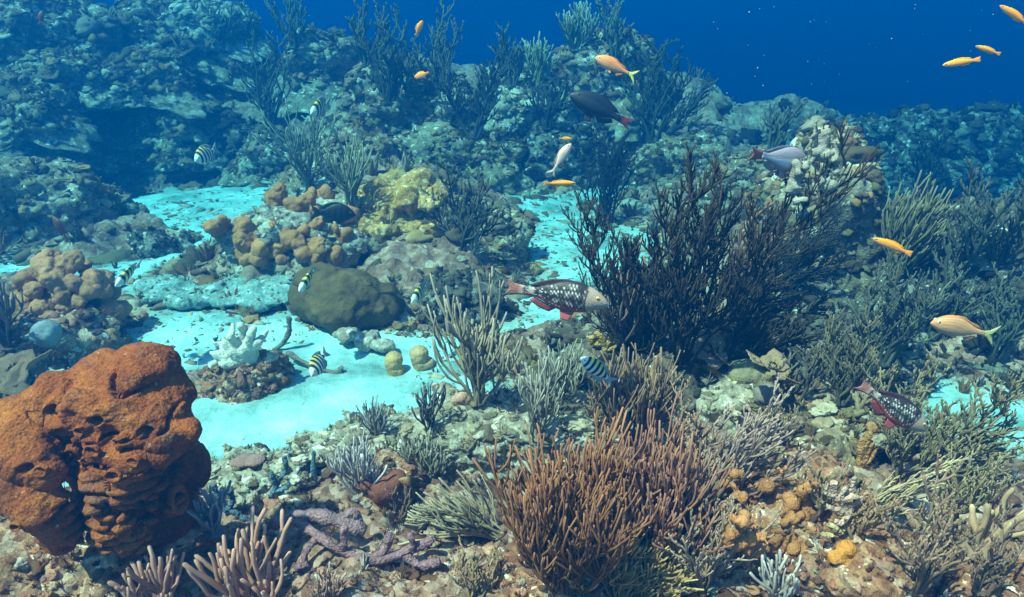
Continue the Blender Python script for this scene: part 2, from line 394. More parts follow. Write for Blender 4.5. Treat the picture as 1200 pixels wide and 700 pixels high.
M_growth = col_mat('encrusting_growth', 90, 0.9, 0.004, 0.15, 0.45, mottled=24)
M_rock = reef_mat('reef_rock', [(0.10, 0.06, 0.04), (0.34, 0.21, 0.13), (0.52, 0.36, 0.23), (0.84, 0.70, 0.56)])
M_rock_warm = reef_mat('reef_rock_warm', [(0.10, 0.04, 0.025), (0.42, 0.17, 0.09), (0.62, 0.32, 0.18), (0.88, 0.66, 0.52)], fine=75)
M_rock_pale = reef_mat('pale_rock', [(0.30, 0.22, 0.16), (0.50, 0.39, 0.29), (0.62, 0.50, 0.40), (0.84, 0.74, 0.64)], fine=60)
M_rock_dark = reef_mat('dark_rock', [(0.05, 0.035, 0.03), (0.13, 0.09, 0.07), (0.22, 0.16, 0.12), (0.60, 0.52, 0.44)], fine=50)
M_yellow = reef_mat('yellow_coral', [(0.34, 0.18, 0.06), (0.72, 0.32, 0.08), (0.86, 0.45, 0.14), (0.90, 0.68, 0.40)], fine=70)
MATS = dict(mid=M_rock, warm=M_rock_warm, pale=M_rock_pale, dark=M_rock_dark, yellow=M_yellow)

# ------------------------------------------------------------------ reef outcrops
def rock_mesh(size, seed, amp=0.22, lump=0.16, lf=4.5, sub=6, flare=0.1):
    V, F = ico(sub); V = V.copy(); rr_ = np.hypot(V[:, 0], V[:, 1]) + 1e-6; lo = V[:, 2] < 0; want = np.minimum(1.0, rr_ * 3) * (1 + flare * -V[:, 2]); fx = np.where(lo & (V[:, 2] > -.93), want / rr_, 1.0); V[:, :2] *= fx[:, None]; size = np.array(size, float)
    W = V * size; o = seed * 7.7
    s = size.min()
    d = amp * fbm(W + o, 1.1 / s, 4, seed) + lump * (0.6 - worley(W + o, lf * 0.22 / s, seed)) + lump * 0.5 * (0.6 - worley(W + o, lf * 0.55 / s, seed + 5)) + 0.02 * fbm(W + o, 26, 2, seed)
    W = W * (1 + d)[:, None]
    f2 = 0.014 * (0.6 - worley(W + o, 24, seed + 8)) + 0.007 * (0.6 - worley(W + o, 55, seed + 9))
    W = W + V * f2[:, None]
    return W, F
def rock(name, label, cat, pos, size, seed, pal='mid', n=260, gs=0.035, kinds=None, group=None, **kw):
    kinds = kinds or {'knob': 4, 'fingers': 2, 'plate': 1, 'shard': 2, 'twigs': 0.6}
    W, F = rock_mesh(size, seed, **kw)
    t = thing(name, label, cat, pos, group)
    mk('rock', W, F, MATS[pal], t)
    if n:
        Nn = vnormals(W, F); cand = np.nonzero((W[:, 2] > -0.4 * size[2]) & (Nn[:, 2] > -0.25))[0]
        ii = rng.choice(cand, n); a = Acc(); scatter(a, W[ii], Nn[ii], gs, kinds, pal)
        tag(a.build('encrusting_growth', M_growth, t), kind='stuff')
    return t
#     name, label, category, (px, py of the centre, Y), size, palette, growths, growth size
R_ = [
 ('reef_outcrop', 'broad reef outcrop with hollow front and yellow coral crown, left of the open sand', 'reef outcrop', (505, 268, 4.75), (0.42, 0.40, 0.33), 'mid', 420, 0.030),
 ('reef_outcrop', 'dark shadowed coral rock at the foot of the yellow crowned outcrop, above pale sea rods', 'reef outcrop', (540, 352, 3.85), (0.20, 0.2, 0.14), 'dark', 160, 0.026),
 ('reef_outcrop', 'blue grey knobbly rock standing beside the right edge of the yellow crowned outcrop', 'reef outcrop', (590, 290, 4.7), (0.20, 0.2, 0.22), 'mid', 160, 0.026),
 ('reef_outcrop', 'rough rock carrying the cluster of tan lobes beside the black banded fish', 'reef outcrop', (350, 280, 4.75), (0.44, 0.34, 0.25), 'pale', 380, 0.028),
 ('reef_outcrop', 'small ragged brown rock sitting alone in the sand channel at the left', 'reef rock', (128, 246, 5.0), (0.24, 0.18, 0.17), 'mid', 200, 0.028),
 ('reef_outcrop', 'low blue grey rock on the sand right behind the brown lobed coral', 'reef rock', (180, 285, 4.5), (0.15, 0.12, 0.09), 'dark', 70, 0.02),
 ('reef_outcrop', 'little scruffy rock standing on the sand in the middle of the left channel', 'reef rock', (205, 285, 4.6), (0.09, 0.08, 0.10), 'pale', 50, 0.018),
 ('reef_outcrop', 'ragged rock at the left edge below the brown lobed coral', 'reef rock', (62, 385, 3.35), (0.30, 0.22, 0.15), 'warm', 260, 0.022),
 ('reef_outcrop', 'coral crusted boulder at the left edge, behind the brown lobed coral', 'reef outcrop', (25, 235, 5.4), (0.55, 0.40, 0.28), 'mid', 300, 0.032),
 ('reef_outcrop', 'dark base rock under the bleached white elkhorn coral', 'reef rock', (292, 440, 2.85), (0.17, 0.14, 0.10), 'warm', 220, 0.016),
 ('reef_outcrop', 'dark rock mound holding the big black bushy gorgonian', 'reef outcrop', (800, 425, 3.15), (0.42, 0.30, 0.20), 'dark', 380, 0.026),
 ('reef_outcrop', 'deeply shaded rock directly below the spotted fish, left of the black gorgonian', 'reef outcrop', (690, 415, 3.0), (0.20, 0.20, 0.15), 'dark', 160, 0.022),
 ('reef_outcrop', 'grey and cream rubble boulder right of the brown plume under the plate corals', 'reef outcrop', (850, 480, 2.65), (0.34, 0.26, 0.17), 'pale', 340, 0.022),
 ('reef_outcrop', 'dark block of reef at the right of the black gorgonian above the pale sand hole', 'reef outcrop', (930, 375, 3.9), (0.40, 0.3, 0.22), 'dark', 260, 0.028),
 ('reef_outcrop', 'tall crusted reef head with pale coral knobs on top at the right', 'reef outcrop', (965, 262, 4.9), (0.36, 0.30, 0.50), 'mid', 380, 0.032),
 ('reef_outcrop', 'low boulder with cream crust behind the small spotted fish', 'reef outcrop', (950, 500, 2.75), (0.24, 0.22, 0.15), 'mid', 220, 0.022),
 ('reef_outcrop', 'orange and cream crusted boulder in the lower right foreground beside the brown plumes', 'reef outcrop', (890, 600, 1.95), (0.26, 0.22, 0.17), 'warm', 420, 0.017),
 ('reef_outcrop', 'boulder with orange sponge patches above the black hollow at the bottom right', 'reef outcrop', (1010, 660, 1.78), (0.19, 0.17, 0.13), 'warm', 300, 0.014),
 ('reef_outcrop', 'pink and cream foreground boulder in the bottom right corner', 'reef outcrop', (1165, 705, 1.68), (0.20, 0.18, 0.13), 'warm', 300, 0.014),
 ('reef_outcrop', 'brown furry mound in the lower right, just right of the purplish feather plume', 'reef outcrop', (950, 580, 2.2), (0.17, 0.16, 0.12), 'mid', 180, 0.016),
 ('reef_outcrop', 'dark rounded rock at the far right beyond the right hand tan grunt', 'reef outcrop', (1150, 330, 4.6), (0.55, 0.4, 0.38), 'dark', 300, 0.034),
 ('reef_outcrop', 'low dark rock between the sand patch and the right hand feathery gorgonian', 'reef outcrop', (1010, 430, 3.4), (0.26, 0.25, 0.20), 'dark', 220, 0.024),
 ('reef_outcrop', 'bottom centre rock under the orange brown plume', 'reef rock', (640, 690, 1.75), (0.17, 0.15, 0.09), 'warm', 200, 0.014),
 ('reef_outcrop', 'brown foreground rock under the big orange sponge', 'reef rock', (90, 655, 1.90), (0.36, 0.24, 0.14), 'warm', 420, 0.016),
 ('reef_outcrop', 'crusted stone with pinkish top behind the row of fat sea rods', 'reef rock', (300, 560, 2.2), (0.20, 0.14, 0.06), 'pale', 220, 0.015),
 ('reef_outcrop', 'ash coloured pile of rock in the middle foreground, under the grey sea rods', 'reef rock', (600, 500, 2.6), (0.34, 0.20, 0.12), 'pale', 380, 0.020),
 ('reef_outcrop', 'ash grey rubble heap left of the dark sprig on the sand edge', 'reef rock', (440, 520, 2.5), (0.26, 0.16, 0.08), 'pale', 260, 0.018),
 ('reef_outcrop', 'purple brown hollow rock behind the dusky two toned fish at the bottom', 'reef rock', (455, 570, 2.15), (0.12, 0.12, 0.08), 'warm', 100, 0.014),
 # wall behind
 ('reef_outcrop', 'big domed coral head on the distant slope, above the uppermost striped fish', 'reef outcrop', (385, 78, 8.3), (0.52, 0.5, 0.40), 'mid', 300, 0.05),
 ('reef_outcrop', 'brown rounded coral head at the base of the left slope where the sand begins', 'reef outcrop', (95, 178, 6.9), (0.24, 0.2, 0.18), 'mid', 90, 0.035),
 ('reef_outcrop', 'greenish coral boulder at the sand edge, left of the striped fish over the dark hole', 'reef outcrop', (160, 172, 7.2), (0.36, 0.25, 0.22), 'mid', 160, 0.04),
 ('reef_outcrop', 'dark overhanging ledge behind the striped fish at the end of the left sand channel', 'reef outcrop', (265, 165, 7.0), (0.50, 0.30, 0.25), 'dark', 220, 0.045),
 ('reef_outcrop', 'tall craggy tower of reef in the top left corner', 'reef outcrop', (40, 50, 8.4), (0.75, 0.5, 0.42), 'mid', 420, 0.06),
 ('reef_outcrop', 'large craggy outcrop right of the corner tower on the left slope', 'reef outcrop', (190, 50, 9.2), (0.8, 0.6, 0.42), 'mid', 420, 0.06),
 ('reef_outcrop', 'mid slope outcrop hung with coral clumps, left side of the far reef', 'reef outcrop', (130, 120, 7.9), (0.6, 0.4, 0.28), 'mid', 320, 0.05),
 ('reef_outcrop', 'rough outcrop between the domed head and the corner reef', 'reef outcrop', (275, 95, 8.3), (0.6, 0.5, 0.40), 'mid', 260, 0.05),
 ('reef_outcrop', 'pale knobbly outcrop below the hanging yellow fish pair', 'reef outcrop', (480, 130, 7.2), (0.62, 0.45, 0.42), 'mid', 360, 0.045),
 ('reef_outcrop', 'pale crusted outcrop in the centre of the far reef, left of the black fish', 'reef outcrop', (620, 130, 7.0), (0.50, 0.42, 0.40), 'pale', 360, 0.045),
 ('reef_outcrop', 'crest of reef behind the striped grunt at the top of the far reef', 'reef outcrop', (715, 95, 7.6), (0.52, 0.42, 0.45), 'mid', 320, 0.045),
 ('reef_outcrop', 'lower flank of the central far reef above the open sand patch', 'reef outcrop', (560, 185, 6.0), (0.42, 0.32, 0.26), 'mid', 280, 0.038),
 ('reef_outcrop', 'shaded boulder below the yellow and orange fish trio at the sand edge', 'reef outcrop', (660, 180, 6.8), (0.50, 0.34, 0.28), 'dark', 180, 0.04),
 ('reef_outcrop', 'sunlit pale sandy topped boulder just below the black fish', 'reef outcrop', (700, 158, 6.9), (0.26, 0.24, 0.18), 'pale', 60, 0.03),
 ('reef_outcrop', 'clump of reef behind the black gorgonian, right of the black fish', 'reef outcrop', (800, 195, 6.4), (0.42, 0.4, 0.26), 'mid', 240, 0.04),
 ('reef_outcrop', 'hazy outcrop topped with coral left of the pale knobby head', 'reef outcrop', (885, 215, 6.0), (0.34, 0.30, 0.22), 'mid', 240, 0.038),
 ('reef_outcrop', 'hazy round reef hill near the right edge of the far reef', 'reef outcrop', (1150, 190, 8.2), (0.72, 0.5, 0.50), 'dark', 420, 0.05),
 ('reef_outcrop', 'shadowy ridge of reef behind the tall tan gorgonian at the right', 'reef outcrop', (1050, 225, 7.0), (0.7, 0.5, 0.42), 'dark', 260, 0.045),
 ('reef_outcrop', 'coral clump left of the grey upright gorgonians, top of the sand channel', 'reef outcrop', (325, 185, 6.4), (0.34, 0.3, 0.25), 'mid', 220, 0.036),
 ('reef_outcrop', 'knobbly outcrop at the top left, under the small reddish fish', 'reef outcrop', (75, 95, 7.8), (0.45, 0.35, 0.28), 'mid', 260, 0.05),
 ('reef_outcrop', 'outcrop halfway up the left slope, left of the dark ledge', 'reef outcrop', (205, 140, 7.5), (0.42, 0.32, 0.25), 'mid', 240, 0.045),
 ('reef_outcrop', 'outcrop at the left edge halfway up the far slope', 'reef outcrop', (15, 130, 7.0), (0.42, 0.35, 0.28), 'mid', 240, 0.045),
 ('reef_outcrop', 'pale topped outcrop on the upper left slope below the skyline', 'reef outcrop', (250, 35, 9.2), (0.5, 0.4, 0.32), 'pale', 240, 0.05),
 ('reef_outcrop', 'small outcrop at the foot of the left slope, right of the brown rounded head', 'reef rock', (210, 180, 7.0), (0.22, 0.2, 0.15), 'mid', 120, 0.035),
 ('reef_outcrop', 'shaded outcrop low on the left slope just above the sand', 'reef rock', (140, 158, 7.0), (0.30, 0.22, 0.18), 'mid', 200, 0.04),
 ('reef_outcrop', 'tan outcrop near the left edge right above the coral crusted boulder', 'reef rock', (60, 160, 6.8), (0.30, 0.22, 0.20), 'mid', 200, 0.04),
 ('reef_outcrop', 'clumped outcrop high on the left slope beside the blurred far gorgonian', 'reef outcrop', (235, 100, 7.9), (0.34, 0.28, 0.24), 'mid', 240, 0.05),
 ('reef_outcrop', 'broad clumped outcrop in the middle of the upper left slope', 'reef outcrop', (165, 92, 8.0), (0.42, 0.3, 0.26), 'mid', 260, 0.05),
 ('reef_outcrop', 'dark hazy reef lump under the open blue water, right of the pale knobby head', 'reef outcrop', (1010, 172, 8.2), (0.5, 0.4, 0.26), 'dark', 200, 0.045),
 ('reef_outcrop', 'dark hazy reef lump left of the round hill at the right edge', 'reef outcrop', (1080, 160, 8.4), (0.5, 0.4, 0.28), 'dark', 200, 0.045),
 ('reef_outcrop', 'dark hazy reef lump directly behind the pale knobby head', 'reef outcrop', (940, 185, 8.0), (0.5, 0.4, 0.25), 'dark', 200, 0.045),
 ('reef_outcrop', 'coral clump between the grey upright gorgonians and the yellow coral', 'reef outcrop', (420, 195, 6.0), (0.46, 0.34, 0.28), 'mid', 260, 0.036),
]
def seat(px, py, up, Y0=None):
    """where the ray through a pixel is `up` above the seabed"""
    d = ray(px, py); Ys = np.linspace(0.9, 14, 900)
    q = CAM + d * (Ys / d[1])[:, None]; h, _ = ground(q[:, 0], q[:, 1])
    k = np.nonzero(q[:, 2] <= h + up)[0]
    if not len(k): return at(px, py, Y0 or 9)
    if Y0 is not None:                       # crossing nearest to the expected distance
        g = q[:, 2] - h - up; c = np.nonzero(g[:-1] * g[1:] <= 0)[0]
        if len(c): return q[c[np.argmin(abs(Ys[c] - Y0))]]
    return q[k[0]]
for i, (nm, lb, ct, (px, py, Y), sz, pal, n, gs) in enumerate(R_):
    big = sz[0] > 0.3; farw = Y > 5.8; near_ = Y < 3.2
    kd = {'cauli': 4, 'fingers': 3, 'plate': .5, 'shard': 2, 'twigs': 2.5} if near_ else None
    rock(nm, lb, ct, seat(px, py, 0.30 * sz[2], Y), sz, 100 + i * 3, pal, int(n * (3.2 if farw else 1.6)), gs * (0.72 if farw else 0.85), kinds=kd, sub=6 if big or Y < 3 else 5, lump=0.30 if farw else 0.2, amp=0.3, flare=0.45 if farw else 0.05)

# ------------------------------------------------------------------ rubble and low growth strewn over the reef bed (nobody could count it)
def strewn():
    px = rng.uniform(-240, 1440, 76000); py = rng.uniform(10, 800, 76000)
    d = np.stack([(px - 600) / FPX, cp + (350 - py) / FPX * sp_, -sp_ + (350 - py) / FPX * cp], 1)
    h = np.zeros(len(d)); 
    for k in range(5):
        t = (h - CAM[2]) / np.minimum(d[:, 2], -0.03); q = CAM + d * t[:, None]; h, m = ground(q[:, 0], q[:, 1])
    t = (h - CAM[2]) / np.minimum(d[:, 2], -0.03); q = CAM + d * t[:, None]
    h, m = ground(q[:, 0], q[:, 1], True); q[:, 2] = h
    e = 0.02; hx, _ = ground(q[:, 0] + e, q[:, 1]); hy, _ = ground(q[:, 0], q[:, 1] + e); h0, _ = ground(q[:, 0], q[:, 1])
    nn = np.stack([-(hx - h0) / e, -(hy - h0) / e, np.ones(len(h0))], 1); nn = np.clip(nn, -2, 2); nn /= np.linalg.norm(nn, axis=1, keepdims=True)
    dist = q[:, 1]; ok = (m > 0.35) & (dist < 13) & (dist > 0.5)
    near = ok & (dist < 2.9); mid = ok & (dist >= 2.9) & (dist < 6); farr = ok & (dist >= 6)
    for nmz, msk, N, pal, sz, kd in (
        ('coral_rubble', near, 12000, 'warm', 0.0050, {'cauli': 3.2, 'fingers': 4, 'plate': 0.4, 'shard': 2.5, 'twigs': 5}),
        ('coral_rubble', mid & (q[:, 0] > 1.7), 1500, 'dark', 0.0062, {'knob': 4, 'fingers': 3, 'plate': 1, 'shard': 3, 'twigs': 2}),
        ('coral_rubble', mid & (q[:, 0] <= 1.7), 3600, 'mid', 0.0062, {'knob': 4, 'fingers': 3, 'plate': 1, 'shard': 3, 'twigs': 1.2}),
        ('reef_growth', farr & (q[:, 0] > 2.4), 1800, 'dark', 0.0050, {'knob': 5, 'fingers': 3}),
        ('reef_growth', farr & (q[:, 0] <= 2.4), 7000, 'mid', 0.0042, {'knob': 5, 'fingers': 2.5, 'plate': 1.5, 'shard': 2})):
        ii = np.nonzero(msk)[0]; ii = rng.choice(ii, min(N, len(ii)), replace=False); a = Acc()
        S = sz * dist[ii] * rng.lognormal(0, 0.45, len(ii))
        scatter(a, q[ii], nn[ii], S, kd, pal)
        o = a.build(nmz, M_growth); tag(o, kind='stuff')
    # grit on the sand near the reef
    sandy = (m < 0.3) & (dist < 9) & (vnoise(q * 1.4, 77) > -0.35); ii = np.nonzero(sandy)[0]; ii = rng.choice(ii, min(4500, len(ii)), replace=False); a = Acc()
    scatter(a, q[ii], nn[ii], 0.0020 * dist[ii] * rng.lognormal(0, 0.6, len(ii)), {'shard': 5, 'fingers': 1}, 'pale', sink=0.1)
    edge = (m > 0.02) & (m < 0.6) & (dist < 9); ii = np.nonzero(edge)[0]; ii = rng.choice(ii, min(3500, len(ii)), replace=False)
    scatter(a, q[ii], nn[ii], 0.0034 * dist[ii] * rng.lognormal(0, 0.5, len(ii)), {'shard': 4, 'fingers': 1.5, 'cauli': 1, 'twigs': .6}, 'mid', sink=0.15)
    tag(a.build('sand_grit', M_growth), kind='stuff')
strewn()
#@@NEXT

# ------------------------------------------------------------------ gorgonians (soft corals): stems, branches, twigs
def curve(P0, D, L, n, up, curl, g, wob=0.05):
    """grow M polylines: start P0 (M,3), direction D (M,3), length L (M,), bending towards up"""
    M = len(P0); P = [P0]; d = D / np.linalg.norm(D, axis=1, keepdims=True); st = (L / (n - 1))[:, None]
    for i in range(n - 1):
        d = d + up * curl / (n - 1) + g.normal(size=(M, 3)) * wob; d /= np.linalg.norm(d, axis=1, keepdims=True); P.append(P[-1] + d * st)
    return np.stack(P, 1)
def gorgonian_parts(seed, H, W, stems=6, branches=8, twigs=5, r=0.006, tw_len=0.35, lean=(0, 0, 0), flat=0.4, curl=1.2, open_=0.9, style='bush', taper=0.6, spread_y=None, bw=0.1):
    g = np.random.default_rng(seed); up = np.array([lean[0], lean[1], 1.0]); up /= np.linalg.norm(up)
    yy = flat if spread_y is None else spread_y
    a = np.linspace(-1, 1, stems) + g.normal(size=stems) * 0.12 if stems > 1 else np.zeros(1)
    D = np.stack([a * W / H * open_, g.normal(size=stems) * yy * 0.5, np.ones(stems)], 1) + up * 0.0 + np.array([lean[0], lean[1], 0])
    base = np.stack([a * bw * W, g.normal(size=stems) * 0.01, np.zeros(stems)], 1)
    Ls = H * g.uniform(0.62, 1.05, stems) * (1 - 0.18 * np.abs(a))
    if style == 'rods':                     # straight finger like rods out of a few forks
        P1 = curve(base, D, Ls, 9, up, curl, g, 0.15)
        R1 = np.linspace(1.15, 0.8, 9)[None] * r * g.uniform(0.85, 1.1, (stems, 1)); R1[:, -1] *= 0.35
        lv = [(P1, R1)]; src, Lp = P1, Ls
        for lvl in range(2):
            k = branches if lvl == 0 else twigs
            if k <= 0: break
            M = len(src); idx = np.repeat(np.arange(M), k); t = g.uniform(0.12, 0.6, M * k)
            f = t * (src.shape[1] - 1); i0 = f.astype(int); fr = (f - i0)[:, None]
            P0 = src[idx, i0] * (1 - fr) + src[idx, i0 + 1] * fr; T = src[idx, i0 + 1] - src[idx, i0]; T /= np.linalg.norm(T, axis=1, keepdims=True)
            side = g.normal(size=(M * k, 3)) * np.array([1, yy, 0.15])
            side /= np.linalg.norm(side, axis=1, keepdims=True)
            L2 = Lp[idx] * (1 - t) * g.uniform(0.6, 1.02, M * k)
            P2 = curve(P0, T + side * 0.75, L2, 8, up, curl * 1.5, g, 0.16)
            R2 = np.linspace(1.0, 0.75, 8)[None] * r * g.uniform(0.75, 1.0, (M * k, 1)); R2[:, -1] *= 0.35
            lv.append((P2, R2)); src, Lp = P2, L2
        return lv[:1], lv[1:]
    # bush / plume: stems with alternating side branches, and those with twigs
    P1 = curve(base, D, Ls, 10, up, curl, g, 0.16)
    R1 = np.linspace(1.9, 0.7, 10)[None] * r * np.ones((stems, 1)); R1[:, -1] *= 0.3
    def kids(src, Ls_, k, lenf, ang, t0, n, r0, r1, cu):
        M = len(src); idx = np.repeat(np.arange(M), k); t = np.tile(np.linspace(t0, 0.97, k), M) + g.normal(size=M * k) * 0.03; t = np.clip(t, 0.05, 0.985)
        f = t * (src.shape[1] - 1); i0 = np.minimum(f.astype(int), src.shape[1] - 2); fr = (f - i0)[:, None]
        P0 = src[idx, i0] * (1 - fr) + src[idx, i0 + 1] * fr; T = src[idx, i0 + 1] - src[idx, i0]; T /= np.linalg.norm(T, axis=1, keepdims=True)
        sgn = np.where(np.arange(M * k) % 2, 1.0, -1.0)[:, None]
        pl = np.cross(T, np.array([0, 1.0, 0.0])); pl /= np.linalg.norm(pl, axis=1, keepdims=True) + 1e-9
        side = pl * sgn + g.normal(size=(M * k, 3)) * np.array([0.25, yy, 0.25]); side /= np.linalg.norm(side, axis=1, keepdims=True)
        L2 = Ls_[idx] * lenf * (1.05 - taper * t) * g.uniform(0.7, 1.15, M * k)
        P2 = curve(P0, T * math.cos(ang) + side * math.sin(ang), L2, n, up, cu, g, 0.15)
        R2 = np.linspace(r0, r1, n)[None] * r * g.uniform(0.8, 1.1, (M * k, 1)); R2[:, -1] *= 0.35
        return P2, R2, L2
    P2, R2, L2 = kids(P1, Ls, branches, 0.42, 0.75, 0.18, 7, 1.1, 0.7, curl * 0.9)
    P3, R3, L3 = kids(P2, L2, twigs, tw_len, 0.60, 0.15, 5, 0.85, 0.6, curl * 1.3)
    return [(P1, R1)], [(P2, R2), (P3, R3)]
def gorgonian(name, label, cat, pos, color, seed, parent_kw, tip=None, group=None, mat=None):
    t = thing(name, label, cat, pos, group)
    mt = mat or M_gorg
    a_, b_ = gorgonian_parts(seed, **parent_kw)
    color = np.array(color) * .85; tip = color * 1.35 if tip is None else np.array(tip)
    g = np.random.default_rng(seed + 5)
    def put(nm, lv):
        A = Acc()
        for P, Rd in lv:
            Rd = Rd * g.uniform(0.84, 1.16, Rd.shape); tipd = P[:, -1] - P[:, -2]; tipd /= np.linalg.norm(tipd, axis=1, keepdims=True) + 1e-9
            Rd[:, -1] = Rd[:, -2] * 0.95; P = np.concatenate([P, (P[:, -1] + tipd * Rd[:, -1:] * 0.9)[:, None]], 1); Rd = np.concatenate([Rd, Rd[:, -1:] * 0.3], 1)
            V, F = tubes(P, Rd, 5)
            M, n, _ = P.shape; u = np.repeat(np.tile(np.linspace(0, 1, n), M), 5)[:, None]
            v = np.repeat(g.uniform(0.75, 1.2, M), n * 5)[:, None]
            A.add(V, F, (color * (1 - u) + tip * u) * v)
        A.build(nm, mt, t)
    put('stem', a_); put('branches', b_)
    r = parent_kw.get('r', 0.006); V, F = lib_knob(seed % 50 + 3)
    A = Acc(); A.add(V * np.array([1, 1, 0.6]) * max(r * 4.5, 0.012), F, color * 0.8); A.build('holdfast', mt, t)
    return t
M_gorg = col_mat('soft_coral_skin', 260, 0.85, 0.0015, 0.2, 0.3)

DARK = (0.034, 0.026, 0.022); BRN = (0.30, 0.15, 0.09); RUST = (0.50, 0.23, 0.13); TAN = (0.52, 0.38, 0.24); OLV = (0.30, 0.22, 0.10)
LIL = (0.52, 0.36, 0.36); GRY = (0.40, 0.33, 0.25); FAR = (0.16, 0.15, 0.11); PINK = (0.44, 0.24, 0.20)
